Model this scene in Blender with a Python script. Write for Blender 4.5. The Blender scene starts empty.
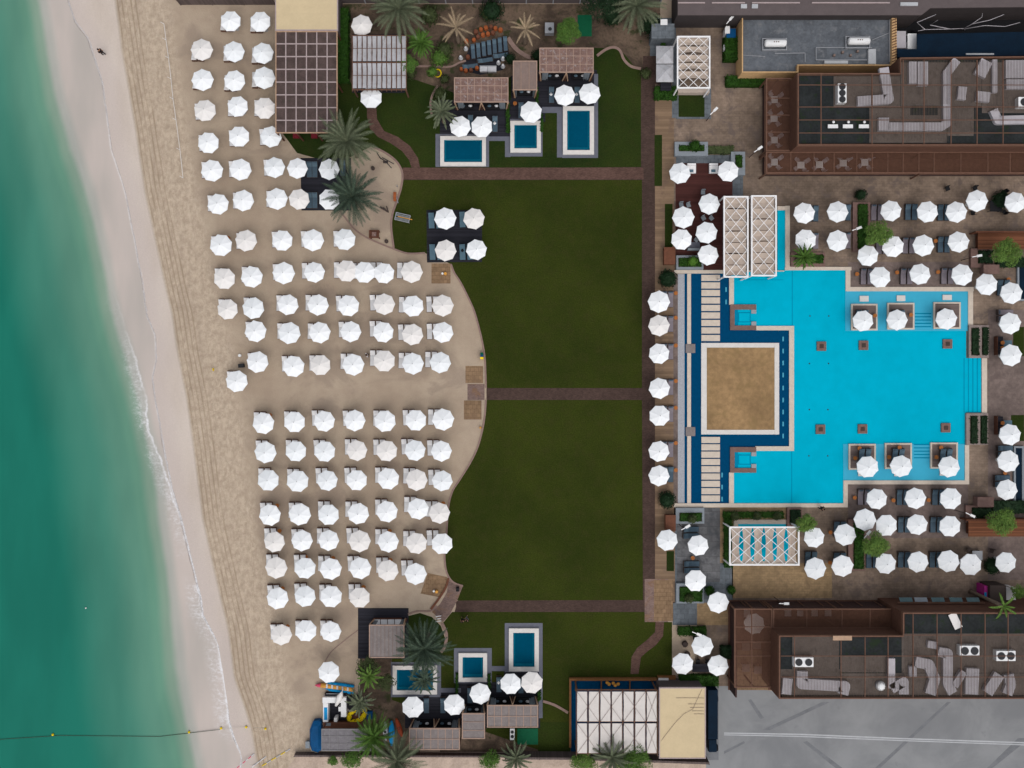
import bpy, bmesh, math, random
from mathutils import Vector, Matrix
R = math.radians
random.seed(7)
SC = bpy.context.scene
COL = SC.collection

# ------------------------------------------------------------------ camera, sky, sun, exposure
H = 100.0            # camera height in metres
S = 0.12             # metres per photo pixel at ground level
cd = bpy.data.cameras.new('camera')
cam = bpy.data.objects.new('camera', cd); COL.objects.link(cam)
cam.location = (0, 0, H); cam.rotation_euler = (0, 0, 0)
cd.sensor_fit = 'HORIZONTAL'
cd.angle = 2*math.atan(512*S/H)
cd.clip_start = 1; cd.clip_end = 3000
SC.camera = cam

W = bpy.data.worlds.new('World'); SC.world = W; W.use_nodes = True
wn = W.node_tree.nodes; wl = W.node_tree.links
for n in list(wn): wn.remove(n)
sky = wn.new('ShaderNodeTexSky'); sky.sky_type = 'NISHITA'; sky.sun_disc = False
SUN_EL, SUN_AZ = 62, 160
sky.sun_elevation = R(SUN_EL); sky.sun_rotation = R(SUN_AZ)
sky.air_density = 1.0; sky.dust_density = 4.0; sky.ozone_density = 1.0
hs = wn.new('ShaderNodeHueSaturation'); hs.inputs['Saturation'].default_value = 0.28
bg = wn.new('ShaderNodeBackground'); bg.inputs['Strength'].default_value = 0.15
wo = wn.new('ShaderNodeOutputWorld')
wl.new(sky.outputs[0], hs.inputs['Color']); wl.new(hs.outputs[0], bg.inputs[0]); wl.new(bg.outputs[0], wo.inputs[0])

ld = bpy.data.lights.new('sun', 'SUN'); ld.energy = .6; ld.angle = R(75); ld.color = (1, .965, .92)
sun = bpy.data.objects.new('sun', ld); COL.objects.link(sun)
# direction towards the sun (azimuth measured clockwise from +Y, as the sky's)
sd = Vector((math.sin(R(SUN_AZ))*math.cos(R(SUN_EL)), math.cos(R(SUN_AZ))*math.cos(R(SUN_EL)), math.sin(R(SUN_EL))))
sun.rotation_euler = sd.to_track_quat('Z', 'Y').to_euler()
sun.location = (0, 0, 60)
vs = SC.view_settings
vs.view_transform = 'Standard'; vs.look = 'None'; vs.gamma = 1; vs.use_curve_mapping = False
vs.exposure = 0.06

# ------------------------------------------------------------------ helpers
def P(px, py, z=0.0):
    k = S*(H - z)/H
    return Vector(((px-512)*k, (384-py)*k, z))

class MB:
    def __init__(s): s.v = []; s.f = []
    def add(s, vs, fs):
        o = len(s.v); s.v += [tuple(v) for v in vs]; s.f += [tuple(i+o for i in f) for f in fs]; return s
    def box(s, x0, y0, x1, y1, z0, z1):
        if x0 > x1: x0, x1 = x1, x0
        if y0 > y1: y0, y1 = y1, y0
        return s.add([(x0,y0,z0),(x1,y0,z0),(x1,y1,z0),(x0,y1,z0),(x0,y0,z1),(x1,y0,z1),(x1,y1,z1),(x0,y1,z1)],
              [(3,2,1,0),(4,5,6,7),(0,1,5,4),(1,2,6,5),(2,3,7,6),(3,0,4,7)])
    def pbox(s, a, b, c, d, z0, z1, zr=None):      # rectangle given in photo pixels at height zr
        zr = z1 if zr is None else zr
        p = P(a, b, zr); q = P(c, d, zr)
        return s.box(p.x, p.y, q.x, q.y, z0, z1)
    def prism(s, poly, z0, z1):
        n = len(poly)
        ar = sum(poly[i][0]*poly[(i+1)%n][1]-poly[(i+1)%n][0]*poly[i][1] for i in range(n))
        if ar < 0: poly = poly[::-1]
        vs = [(p[0],p[1],z0) for p in poly]+[(p[0],p[1],z1) for p in poly]
        fs = [tuple(range(n-1,-1,-1)), tuple(range(n,2*n))]+[(i,(i+1)%n,n+(i+1)%n,n+i) for i in range(n)]
        return s.add(vs, fs)
    def sheet(s, poly, z):
        n = len(poly)
        ar = sum(poly[i][0]*poly[(i+1)%n][1]-poly[(i+1)%n][0]*poly[i][1] for i in range(n))
        if ar < 0: poly = poly[::-1]
        return s.add([(p[0],p[1],z) for p in poly], [tuple(range(n))])
    def psheet(s, pts, z):
        return s.sheet([P(x,y,0).to_2d() for x,y in pts], z)
    def prect(s, a, b, c, d, z):
        return s.psheet([(a,b),(c,b),(c,d),(a,d)], z)
    def cyl(s, x, y, r, z0, z1, n=16, r1=None):
        r1 = r if r1 is None else r1
        vs = [(x+r*math.cos(2*math.pi*i/n), y+r*math.sin(2*math.pi*i/n), z0) for i in range(n)]
        vs += [(x+r1*math.cos(2*math.pi*i/n), y+r1*math.sin(2*math.pi*i/n), z1) for i in range(n)]
        fs = [tuple(range(n-1,-1,-1)), tuple(range(n,2*n))]+[(i,(i+1)%n,n+(i+1)%n,n+i) for i in range(n)]
        return s.add(vs, fs)
    def tube(s, pts, rs, n=8):
        pts = [Vector(p) for p in pts]
        if not isinstance(rs, (list,tuple)): rs = [rs]*len(pts)
        rings = []
        for i, p in enumerate(pts):
            d = (pts[min(i+1,len(pts)-1)]-pts[max(i-1,0)]).normalized()
            a = d.orthogonal().normalized() if abs(d.z) < .9 else Vector((1,0,0))
            if abs(d.z) < .9: a = Vector((0,0,1)).cross(d).normalized()
            b = d.cross(a).normalized(); a = b.cross(d).normalized()
            rings.append([p+(a*math.cos(2*math.pi*k/n)+b*math.sin(2*math.pi*k/n))*rs[i] for k in range(n)])
        vs = [v for r in rings for v in r]; fs = []
        for i in range(len(rings)-1):
            for k in range(n): fs.append((i*n+k, i*n+(k+1)%n, (i+1)*n+(k+1)%n, (i+1)*n+k))
        fs.append(tuple(range(n-1,-1,-1))); fs.append(tuple((len(rings)-1)*n+k for k in range(n)))
        return s.add(vs, fs)
    def bar(s, p, q, w, h):                        # box beam from p to q, width w, height h
        p = Vector(p); q = Vector(q); d = (q-p).normalized()
        a = Vector((0,0,1)).cross(d)
        a = a.normalized()*w/2 if a.length > 1e-4 else Vector((w/2,0,0))
        u = d.cross(a).normalized()*h/2
        vs = [p-a-u,p+a-u,p+a+u,p-a+u,q-a-u,q+a-u,q+a+u,q-a+u]
        return s.add(vs, [(0,1,2,3),(7,6,5,4),(1,0,4,5),(2,1,5,6),(3,2,6,7),(0,3,7,4)])
    def ball(s, c, rx, ry, rz, n=12, m=8):
        vs = [(c[0],c[1],c[2]-rz)]
        for j in range(1,m):
            t = -math.pi/2+math.pi*j/m
            for i in range(n):
                a = 2*math.pi*i/n
                vs.append((c[0]+rx*math.cos(t)*math.cos(a), c[1]+ry*math.cos(t)*math.sin(a), c[2]+rz*math.sin(t)))
        vs.append((c[0],c[1],c[2]+rz)); fs = []
        for i in range(n): fs.append((0, 1+(i+1)%n, 1+i))
        for j in range(m-2):
            for i in range(n):
                a = 1+j*n+i; b = 1+j*n+(i+1)%n
                fs.append((a,b,b+n,a+n))
        L = len(vs)-1
        for i in range(n): fs.append((L, L-n+i, L-n+(i+1)%n))
        return s.add(vs, fs)
    def build(s, name, mat, parent=None, smooth=False, origin=None):
        me = bpy.data.meshes.new(name)
        off = Vector((0,0,0))
        if parent is not None: off = absloc(parent)
        elif origin is not None: off = Vector(origin)
        elif s.v:
            xs=[v[0] for v in s.v]; ys=[v[1] for v in s.v]; zs=[v[2] for v in s.v]
            off = Vector(((min(xs)+max(xs))/2,(min(ys)+max(ys))/2,min(zs)))
        me.from_pydata([Vector(v)-off for v in s.v], [], s.f)
        me.materials.append(mat)
        if smooth: me.polygons.foreach_set('use_smooth', [True]*len(me.polygons))
        me.update()
        o = bpy.data.objects.new(name, me); COL.objects.link(o)
        if parent is not None: o.parent = parent
        else: o.location = off
        return o

def absloc(o):
    l = Vector(o.location)
    while o.parent: o = o.parent; l += Vector(o.location)
    return l
def tag(o, label, cat, group=None):
    o['label'] = label; o['category'] = cat
    if group: o['group'] = group
    return o
def thing(name, label, cat, loc=(0,0,0), group=None):
    o = bpy.data.objects.new(name, None); o.empty_display_size = .3; COL.objects.link(o); o.location = loc
    return tag(o, label, cat, group)
def struct(o): o['kind'] = 'structure'; return o
def copy_tree(o, parent=None):
    c = o.copy(); COL.objects.link(c)
    if parent is not None: c.parent = parent
    for ch in o.children: copy_tree(ch, c)
    return c
ORD = ['first','second','third','fourth','fifth','sixth','seventh','eighth','ninth','tenth','eleventh','twelfth','thirteenth']

# ------------------------------------------------------------------ materials
def hexc(r, g, b):
    f = lambda c: ((c/255+.055)/1.055)**2.4 if c/255 > .04045 else c/255/12.92
    return (f(r), f(g), f(b))
class NT:
    def __init__(s, name):
        s.m = bpy.data.materials.new(name); s.m.use_nodes = True
        s.t = s.m.node_tree; s.t.nodes.clear()
        s.out = s.t.nodes.new('ShaderNodeOutputMaterial')
    def n(s, typ, ins=None, **props):
        nd = s.t.nodes.new('ShaderNode'+typ)
        for k, v in props.items(): setattr(nd, k, v)
        for k, v in (ins or {}).items(): s.set(nd.inputs[k], v)
        return nd
    def set(s, sock, v):
        if isinstance(v, bpy.types.NodeSocket): s.t.links.new(v, sock)
        elif isinstance(v, bpy.types.Node): s.t.links.new(v.outputs[0], sock)
        else:
            if sock.type == 'RGBA' and len(v) == 3: v = (*v, 1)
            sock.default_value = v
    def math(s, op, a, b=0.0, c=None, clamp=False):
        nd = s.n('Math', {0:a, 1:b}, operation=op); nd.use_clamp = clamp
        if c is not None: s.set(nd.inputs[2], c)
        return nd.outputs[0]
    def mix(s, fac, a, b, blend='MIX'):
        nd = s.n('Mix', None, data_type='RGBA', blend_type=blend)
        s.set(nd.inputs[0], fac); s.set(nd.inputs[6], a); s.set(nd.inputs[7], b)
        return nd.outputs[2]
    def pos(s):
        return s.n('NewGeometry').outputs['Position']
    def noise(s, vec, scale, detail=3, rough=.55, dist=0):
        return s.n('TexNoise', {'Vector':vec,'Scale':scale,'Detail':detail,'Roughness':rough,'Distortion':dist}).outputs[0]
    def mapr(s, v, a, b, c=0.0, d=1.0):
        return s.n('MapRange', {0:v,1:a,2:b,3:c,4:d}, interpolation_type='SMOOTHSTEP').outputs[0]
    def scale(s, vec, x, y, z):
        return s.n('Mapping', {'Vector':vec,'Scale':(x,y,z)}).outputs[0]
    def bump(s, h, strength, dist=.05):
        return s.n('Bump', {'Height':h,'Strength':strength,'Distance':dist}).outputs[0]
    def attr(s, name): return s.n('Attribute', attribute_name=name).outputs['Fac']
    def principled(s, col, rough=.7, normal=None, spec=.3, metal=0):
        p = s.n('BsdfPrincipled', {'Base Color':col,'Roughness':rough,'Metallic':metal,'Specular IOR Level':spec})
        if normal is not None: s.set(p.inputs['Normal'], normal)
        s.t.links.new(p.outputs[0], s.out.inputs[0]); return p

def plain(name, col, rough=.7, var=.14, scale=1.5, col2=None, bump=0, bscale=8, spec=.1, metal=0):
    """base colour with two octaves of world-space unevenness, optional second tone for wear"""
    t = NT(name); p = t.pos()
    n1 = t.noise(p, scale, 4, .6); n2 = t.noise(p, scale*7, 3, .6)
    f = t.math('ADD', t.math('MULTIPLY', n1, .6), t.math('MULTIPLY', n2, .4))
    lo = tuple(c*(1-var) for c in col); hi = tuple(min(1, c*(1+var)) for c in col)
    c = t.mix(t.mapr(f, .3, .7), lo, hi)
    if col2: c = t.mix(t.mapr(t.noise(p, scale*1.9, 5, .65), .52, .68), c, col2)
    nm = t.bump(t.noise(p, bscale, 4), bump, .03) if bump else None
    t.principled(c, rough, nm, spec, metal)
    return t.m
def planks(name, col, width=.14, along='x', var=.25, gap=.25, rough=.7, col2=None):
    t = NT(name); p = t.pos()
    sep = t.n('SeparateXYZ', {0:p}); a = sep.outputs[1 if along == 'x' else 0]
    u = t.math('DIVIDE', a, width)
    idn = t.n('TexWhiteNoise', {'W':t.math('FLOOR', u)}, noise_dimensions='1D').outputs[0]
    fr = t.math('FRACT', u)
    edge = t.math('LESS_THAN', fr, .1)
    grain = t.noise(t.scale(p, 1.2 if along=='x' else 12, 12 if along=='x' else 1.2, 3), 1.5, 4)
    f = t.math('ADD', t.math('MULTIPLY', idn, .5), t.math('MULTIPLY', grain, .5))
    c = t.mix(t.mapr(f, .15, .85), tuple(x*(1-var) for x in col), tuple(x*(1+var) for x in col))
    if col2: c = t.mix(t.mapr(t.noise(p, .8, 5, .6), .5, .7), c, col2)
    c = t.mix(t.math('MULTIPLY', edge, gap), c, tuple(x*.25 for x in col))
    t.principled(c, rough, t.bump(fr, .15, .01), .08)
    return t.m
def tiles(name, col, tw, th, var=.2, mortar=None, rough=.75, offset=.5, stain=None, msize=.02, bigvar=.25, rot=0):
    t = NT(name); p = t.pos()
    pv = t.n('Mapping', {'Vector':p,'Rotation':(0,0,rot)}).outputs[0]
    b = t.n('TexBrick', {'Vector':pv,'Color1':tuple(c*(1-var) for c in col),'Color2':tuple(c*(1+var) for c in col),
        'Mortar':mortar or tuple(c*.55 for c in col),'Scale':1,'Mortar Size':msize,'Brick Width':tw,'Row Height':th,'Bias':0}, offset=offset)
    c = b.outputs[0]
    n1 = t.noise(p, .16, 5, .62); 
    c = t.mix(1, c, t.mix(t.mapr(n1, .3, .7), (1-bigvar,)*3, (1+bigvar,)*3), 'MULTIPLY')
    n2 = t.noise(p, 1.7, 6, .7)
    c = t.mix(1, c, t.mix(t.mapr(n2, .3, .7), (.82,)*3, (1.15,)*3), 'MULTIPLY')
    if stain: c = t.mix(t.mapr(t.noise(p, .55, 6, .65, .6), .5, .66, 0, .75), c, stain)
    t.principled(c, rough, t.bump(b.outputs[1], -.25, .01), .1)
    return t.m

M = {}
def mk(k, *a, **kw): M[k] = plain(k, *a, **kw); return M[k]
mk('canopy_white', (.80,.815,.83), .85, .035, .6, spec=.1, bump=.08, bscale=3)
mk('canopy_cool', (.76,.783,.80), .85, .035, .6, spec=.1, bump=.08, bscale=3)
mk('canopy_cream', (.73,.705,.685), .85, .04, .6, spec=.1, bump=.08, bscale=3)
mk('pole', (.62,.6,.57), .4, .05)
mk('umbrella_base', (.3,.29,.28), .8, .1)
mk('cap', (.42,.42,.43), .6, .05)
mk('wood_brown', (.10,.042,.027), .65, .25, 4)
mk('cushion_white', (.74,.73,.73), .9, .07, 3, spec=.1)
mk('cushion_grey', (.58,.58,.59), .9, .07, 3, spec=.1)
mk('cushion_slate', (.062,.095,.125), .9, .13, 3, spec=.1)
mk('cushion_slate_pale', (.085,.13,.165), .9, .13, 3, spec=.1)
mk('cushion_mauve', (.19,.165,.185), .9, .1, 3, spec=.1)
mk('cushion_blue', (.085,.145,.185), .9, .12, 3, spec=.1)
mk('orange_wood', (.33,.115,.03), .5, .15, 4)
mk('rattan_black', (.012,.012,.014), .6, .2, 9)
mk('rattan_brown', (.055,.04,.035), .6, .25, 9)
mk('dark_steel', (.03,.03,.033), .5, .1)
mk('coping', (.53,.455,.38), .7, .1, 2.5, spec=.25)
mk('coping_white', (.60,.57,.54), .7, .07, 2.5)
mk('granite_grey', (.12,.125,.155), .7, .1, 2)
mk('planter_grey', (.21,.235,.26), .75, .1, 3)
mk('planter_stone', (.25,.20,.185), .8, .12, 3)
mk('gravel_grey', (.33,.34,.37), .9, .3, 12, bump=.5, bscale=14)
mk('frame_white', (.78,.77,.77), .5, .04)
mk('fabric_taupe', (.43,.355,.30), .9, .09, 1.4, spec=.1)
mk('fabric_white', (.62,.59,.585), .9, .06, 1.2, spec=.1)
mk('fabric_offwhite', (.60,.56,.53), .9, .06, 1.2, spec=.1)
mk('fabric_pale_grey', (.40,.40,.42), .9, .1, 1.2, col2=(.33,.32,.33), spec=.1)
mk('beige_roof', (.55,.44,.275), .85, .05, .8, spec=.15)
mk('stone_tan', (.53,.34,.17), .8, .12, 3)
mk('roof_grey', (.105,.115,.13), .85, .28, .5, col2=(.16,.165,.175))
mk('roof_brown', (.118,.096,.084), .85, .18, .9, col2=(.088,.071,.062))
mk('roof_dark', (.022,.025,.026), .8, .35, .5, col2=(.017,.028,.014))
mk('wall_brown', (.105,.052,.036), .75, .15, 1.2)
mk('wall_maroon', (.055,.032,.03), .75, .15, 1.2)
mk('wall_plum', (.105,.085,.085), .8, .1, .8)
mk('wall_plum_dark', (.05,.042,.042), .8, .1, .8)
mk('beam_brown', (.14,.075,.052), .7, .15, 3)
mk('slat_brown', (.125,.062,.041), .75, .2, 3)
mk('slat_umber', (.115,.085,.068), .75, .2, 3)
mk('duct_grey', (.385,.36,.38), .5, .1, 1.5)
mk('metal_white', (.70,.70,.70), .45, .06)
mk('metal_grey', (.27,.28,.30), .5, .1)
mk('lattice_pink', (.36,.29,.285), .7, .1, 3)
mk('roof_board', (.075,.052,.048), .8, .3, 1.4, col2=(.058,.048,.04))
mk('board_weathered', (.185,.115,.098), .8, .3, 1.6, col2=(.28,.235,.225))
mk('board_umber', (.20,.145,.125), .8, .15, 1.6, col2=(.19,.15,.135))
mk('board_greyish', (.19,.165,.16), .8, .15, 1.6, col2=(.23,.20,.19))
mk('beam_light', (.34,.235,.185), .7, .15, 3)
mk('board_grey', (.165,.155,.165), .8, .15, 1.6, col2=(.21,.20,.21))
mk('lattice_grey', (.21,.20,.205), .7, .1, 3)
mk('curtain', (.20,.225,.25), .9, .08, 3, spec=.1)
mk('timber_tan', (.40,.265,.18), .7, .15, 3)
mk('wood_red', (.13,.052,.03), .65, .18, 3)
mk('wood_orange', (.19,.085,.032), .65, .2, 3)
mk('tile_deep_blue', (.002,.052,.128), .3, .10, 3, spec=0.0)
mk('tile_turquoise', (.001,.38,.525), .3, .075, .10, spec=0.0)
mk('tile_turquoise_pale', (.08,.385,.54), .3, .03, .35, spec=0.0)
mk('tile_line', (.002,.215,.35), .3, .03, .35, spec=0.0)
mk('tile_turquoise_step', (.002,.275,.46), .3, .03, .35, spec=0.0)
mk('tile_plunge', (.001,.062,.112), .3, .08, .5, spec=0.0)
mk('tile_plunge_step', (.004,.10,.158), .3, .08, .5, spec=0.0)
mk('stone_brown', (.17,.105,.09), .75, .18, 3)
mk('plastic_green', (.004,.085,.038), .7, .1, 2)
mk('tarp_blue', (.002,.06,.17), .6, .2, 1.5)
mk('canvas_navy', (.002,.011,.025), .75, .25, .8)
mk('paint_white', (.72,.72,.72), .5, .06)
mk('paint_yellow', (.75,.55,.005), .45, .08)
mk('paint_sky', (.004,.24,.52), .45, .1)
mk('jet', (.10,.33,.45), .5, .1)
mk('paint_orange', (.62,.30,.06), .45, .1)
mk('paint_red', (.30,.055,.02), .45, .1)
mk('bench_red', (.14,.014,.022), .6, .1)
mk('paint_pink', (.62,.08,.15), .5, .1)
mk('paint_magenta', (.38,.03,.21), .5, .1)
mk('clay', (.28,.08,.028), .75, .25, 3)
mk('clay_dark', (.13,.05,.03), .75, .25, 3)
mk('clay_white', (.5,.5,.52), .75, .15, 3)
mk('trunk', (.16,.12,.09), .9, .3, 6, bump=.5)
mk('frond', (.105,.125,.075), .7, .3, 2.2, col2=(.17,.18,.115))
mk('frond_dark', (.05,.075,.052), .7, .35, 2.2, col2=(.10,.125,.08))
mk('frond_dry', (.34,.26,.17), .8, .25, 2.2)
mk('leaf_bright', (.085,.155,.03), .6, .4, 1.6, col2=(.14,.205,.04))
mk('leaf_mid', (.06,.125,.022), .6, .4, 1.6, col2=(.10,.17,.03))
mk('leaf_dark', (.010,.026,.010), .6, .4, 2)
mk('leaf_olive', (.045,.06,.022), .6, .4, 2)
mk('leaf_hedge', (.018,.055,.006), .6, .5, 3)
mk('leaf_lime', (.07,.16,.02), .6, .35, 3)
mk('skin', (.30,.17,.11), .6, .05)
mk('cloth_black', (.012,.012,.015), .9, .1)
mk('cloth_white', (.6,.6,.62), .9, .05)
mk('cloth_grey', (.12,.13,.15), .9, .05)
mk('hair', (.012,.009,.007), .7, .1)
mk('glass_teal', (.05,.10,.11), .25, .2, 1, spec=.5)
mk('lane_sand', (.44,.345,.28), .9, .2, .7, col2=(.36,.28,.22), bump=.4, bscale=5)
mk('curb', (.235,.16,.135), .8, .15, 3)
mk('marking_white', (.40,.41,.425), .7, .12, 1.2)
mk('tar', (.16,.165,.175), .8, .15, 1)
mk('rope', (.5,.45,.38), .9, .1)
M['deck_dark'] = planks('deck_dark', (.021,.021,.028), .14, 'x', .3, .4)
M['deck_red'] = planks('deck_red', (.062,.022,.019), .14, 'x', .2, .35)
M['deck_tan'] = planks('deck_tan', (.195,.13,.083), .3, 'x', .2, .3, col2=(.15,.10,.07))
M['deck_mauve'] = planks('deck_mauve', (.14,.105,.095), .25, 'x', .2, .3)
M['fence_wood'] = planks('fence_wood', (.11,.085,.08), .16, 'y', .2, .4)
M['boards_bar'] = planks('boards_bar', (.14,.055,.028), .16, 'x', .3, .4)
M['paving'] = tiles('paving', (.182,.134,.101), .6, .3, .08, mortar=(.15,.11,.084), rough=.7, stain=(.115,.088,.077), bigvar=.36)
M['paving_tan'] = tiles('paving_tan', (.265,.18,.098), .6, .3, .08, mortar=(.21,.145,.08), rough=.7, stain=(.18,.12,.07), bigvar=.2)
M['paving_mauve'] = tiles('paving_mauve', (.155,.118,.105), 1.2, .6, .05, mortar=(.135,.10,.09), stain=(.11,.082,.075), bigvar=.28)
M['paving_plum'] = tiles('paving_plum', (.072,.045,.037), .24, .12, .14, rough=.8, bigvar=.12)
M['paving_walk'] = tiles('paving_walk', (.115,.065,.052), .24, .12, .16, rough=.8, bigvar=.15)
M['paving_rose'] = tiles('paving_rose', (.22,.15,.13), .24, .12, .14, rough=.8, stain=(.19,.105,.055), bigvar=.2)
M['paving_ochre'] = tiles('paving_ochre', (.225,.145,.085), .5, .5, .10, rough=.8, stain=(.18,.115,.07), bigvar=.18)
M['slab_grey'] = tiles('slab_grey', (.115,.115,.12), 1.2, .9, .2, rough=.75, stain=(.055,.058,.065), bigvar=.25)
M['slab_blue_grey'] = tiles('slab_blue_grey', (.115,.13,.145), .9, .6, .12, rough=.75, bigvar=.15)

def mat_sand():
    t = NT('sand'); p = t.pos()
    d = t.attr('berm'); sh = t.attr('shore')
    wob = t.math('MULTIPLY', t.math('SUBTRACT', t.noise(t.scale(p, .35,.22,.3), 1, 5, .6), .5), 10)
    dd = t.math('ADD', d, t.math('MULTIPLY', wob, .7))
    # packed flat sand
    big = t.noise(p, .11, 5, .6, .4); mid = t.noise(p, .6, 5, .65)
    flat = t.mix(t.mapr(big, .32, .68), (.345,.269,.199), (.412,.331,.249))
    flat = t.mix(t.mapr(mid, .35, .75, 0, .35), flat, (.27,.20,.155))
    damp = t.noise(t.scale(p, .11, .16, .1), 1, 4, .6, .8)
    flat = t.mix(t.mapr(damp, .52, .62, 0, .6), flat, (.265,.205,.16))
    # trodden loose sand
    foot = t.noise(t.scale(p, 1.9, 1.25, 1), 1, 6, .72)
    streak = t.noise(t.scale(p, .9, .07, 1), 1, 4, .6)
    loose = t.mix(t.mapr(foot, .34, .66), (.385,.302,.225), (.525,.425,.325))
    loose = t.mix(t.math('MULTIPLY', t.mapr(streak, .45, .66, 0, .5), t.mapr(d, 34, 18)), loose, (.35,.275,.21))
    # wheel tracks just above the berm
    tr = t.n('TexWave', {'Vector':t.n('CombineXYZ', {0:t.math('ADD', d, t.math('MULTIPLY', wob, .12)),1:0.0,2:0.0}).outputs[0],'Scale':.07,'Distortion':.0}).outputs[0]
    trz = t.math('MULTIPLY', t.mapr(d, 0, 3), t.mapr(d, 20, 26, 1, 0))
    tr = t.math('MULTIPLY', t.math('MULTIPLY', t.mapr(tr, .62, .98), trz), t.mapr(streak, .35, .6, .25, .8))
    ridge = t.noise(t.scale(p, 1.3, .3, 1), 1, 5, .7, .3)
    loose = t.mix(t.mapr(ridge, .55, .72, 0, .6), loose, (.56,.465,.365))
    loose = t.mix(t.mapr(ridge, .44, .30, 0, .5), loose, (.33,.255,.185))
    loose = t.mix(tr, loose, (.30,.225,.155))
    # wet smooth sand below the berm
    wet = t.mix(t.mapr(t.noise(t.scale(p,.3,.1,1), 1, 4, .6), .3, .7), (.49,.415,.357), (.553,.48,.422))
    wet = t.mix(t.mapr(t.math('ADD', sh, t.math('MULTIPLY', wob, 1.2)), 26, 4, 0, .75), wet, (.50,.43,.395))
    zone = t.mapr(t.math('ADD', d, t.math('MULTIPLY', wob, 2.2)), 44, 62)
    c = t.mix(zone, loose, flat)
    c = t.mix(t.mapr(t.math('ADD', d, t.math('MULTIPLY', wob, .12)), 1.9, -1.9), c, wet)
    fine = t.noise(p, 9, 3, .7)
    c = t.mix(1, c, t.mix(t.mapr(fine, .3, .7), (.94,)*3, (1.06,)*3), 'MULTIPLY')
    rough_amt = t.math('MULTIPLY', t.math('SUBTRACT', 1.0, t.math('MULTIPLY', zone, .72)), t.mapr(d, -2, 3))
    h = t.math('MULTIPLY', t.math('ADD', foot, t.math('MULTIPLY', t.noise(p, 4, 4, .7), .5)), rough_amt)
    h2 = t.math('ADD', h, t.math('MULTIPLY', mid, .25))
    t.principled(c, .85, t.bump(h2, .8, .25), .15)
    return t.m
def mat_sea():
    t = NT('sea_water'); p = t.pos()
    dp = t.attr('depth'); br = t.attr('breaker'); ed = t.attr('edge')
    wob = t.math('SUBTRACT', t.noise(t.scale(p, .07,.05,.1), 1, 4, .55), .5)
    dep = t.math('ADD', dp, t.math('MULTIPLY', wob, 14))
    cr = t.n('ValToRGB', {0:t.n('MapRange', {0:dep,1:-20,2:105}).outputs[0]})
    e = cr.color_ramp; e.interpolation = 'EASE'
    e.elements[0].position = 0; e.elements[0].color = (.465,.412,.376,1)
    e.elements[1].position = 1; e.elements[1].color = (.011,.150,.108,1)
    for pos, c in ((.08,(.37,.37,.335)),(.15,(.205,.30,.23)),(.25,(.115,.26,.185)),(.33,(.095,.237,.172)),(.62,(.048,.195,.142))):
        q = e.elements.new(pos); q.color = (*c,1)
    col = cr.outputs[0]
    swell = t.noise(t.scale(p, .22,.06,.1), 1, 3, .5)
    col = t.mix(1, col, t.mix(t.mapr(swell,.3,.7), (.90,.92,.92), (1.10,1.08,1.08)), 'MULTIPLY')
    rip = t.noise(t.scale(p, 1.3,.35,.3), 1, 5, .6, .5)
    dif = t.n('BsdfPrincipled', {'Base Color':col,'Roughness':.22,'Specular IOR Level':.05,'Normal':t.bump(rip, .12, .12)})
    tr = t.n('BsdfTransparent', {0:(.97,.97,.965)})
    cover = t.mapr(t.math('ADD', ed, t.math('MULTIPLY', wob, 14)), 0, 1.6, .0, .97)
    mx = t.n('MixShader', {0:cover}); t.t.links.new(tr.outputs[0], mx.inputs[1]); t.t.links.new(dif.outputs[0], mx.inputs[2])
    # foam: lacy web thickest along the breaking edge
    vor = t.n('TexVoronoi', {'Vector':t.n('Mapping', {'Vector':p}).outputs[0],'Scale':1.5,'Randomness':1.0}, feature='DISTANCE_TO_EDGE').outputs[0]
    nz = t.noise(p, 2.6, 6, .75, .8)
    lump = t.noise(t.scale(p, .16,.16,.1), 1, 3, .5)
    jag = t.math('MULTIPLY', t.math('SUBTRACT', t.noise(p, .8, 4, .65), .5), 7)
    b = t.math('ADD', br, jag)
    def band(x, w0, a, bb, c, d): return t.math('MULTIPLY', t.mapr(x, a, bb), t.mapr(x, c, d, 1, 0))
    fing = t.noise(t.scale(p, .9,2.2,1), 1.1, 5, .65, 1.2)
    lace = t.math('MULTIPLY', band(b,0,-2,0,5,18), t.mapr(lump,.36,.55))
    lace = t.math('MULTIPLY', lace, t.mapr(t.math('ADD', t.math('MULTIPLY', nz, .55), t.math('MULTIPLY', fing, .45)), .44, .64, .06, .85))
    line = t.math('MULTIPLY', band(b,0,-1.6,-.2,.4,2.2), t.mapr(lump,.36,.56))
    line = t.math('MULTIPLY', line, t.mapr(nz,.34,.6,.35,1))
    jag2 = t.math('MULTIPLY', t.math('SUBTRACT', t.noise(p, .7, 4, .6), .5), 3)
    e2 = t.math('ADD', ed, jag2)
    lip = t.math('MULTIPLY', band(e2,0,-1,0.1,.6,2.2), t.mapr(nz,.35,.6,.35,.85))
    lip = t.math('MULTIPLY', lip, t.attr('lipamt'))
    foam = t.math('MAXIMUM', t.math('MAXIMUM', t.math('MULTIPLY', lace, .8), t.math('MULTIPLY', line, .9)), lip, clamp=True)
    foam = t.math('MULTIPLY', foam, t.attr('foamamt'))
    foam = t.math('MAXIMUM', foam, lip, clamp=True)
    fb = t.n('BsdfDiffuse', {0:(.72,.72,.74)})
    m2 = t.n('MixShader', {0:foam}); t.t.links.new(mx.outputs[0], m2.inputs[1]); t.t.links.new(fb.outputs[0], m2.inputs[2])
    t.t.links.new(m2.outputs[0], t.out.inputs[0])
    return t.m
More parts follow.
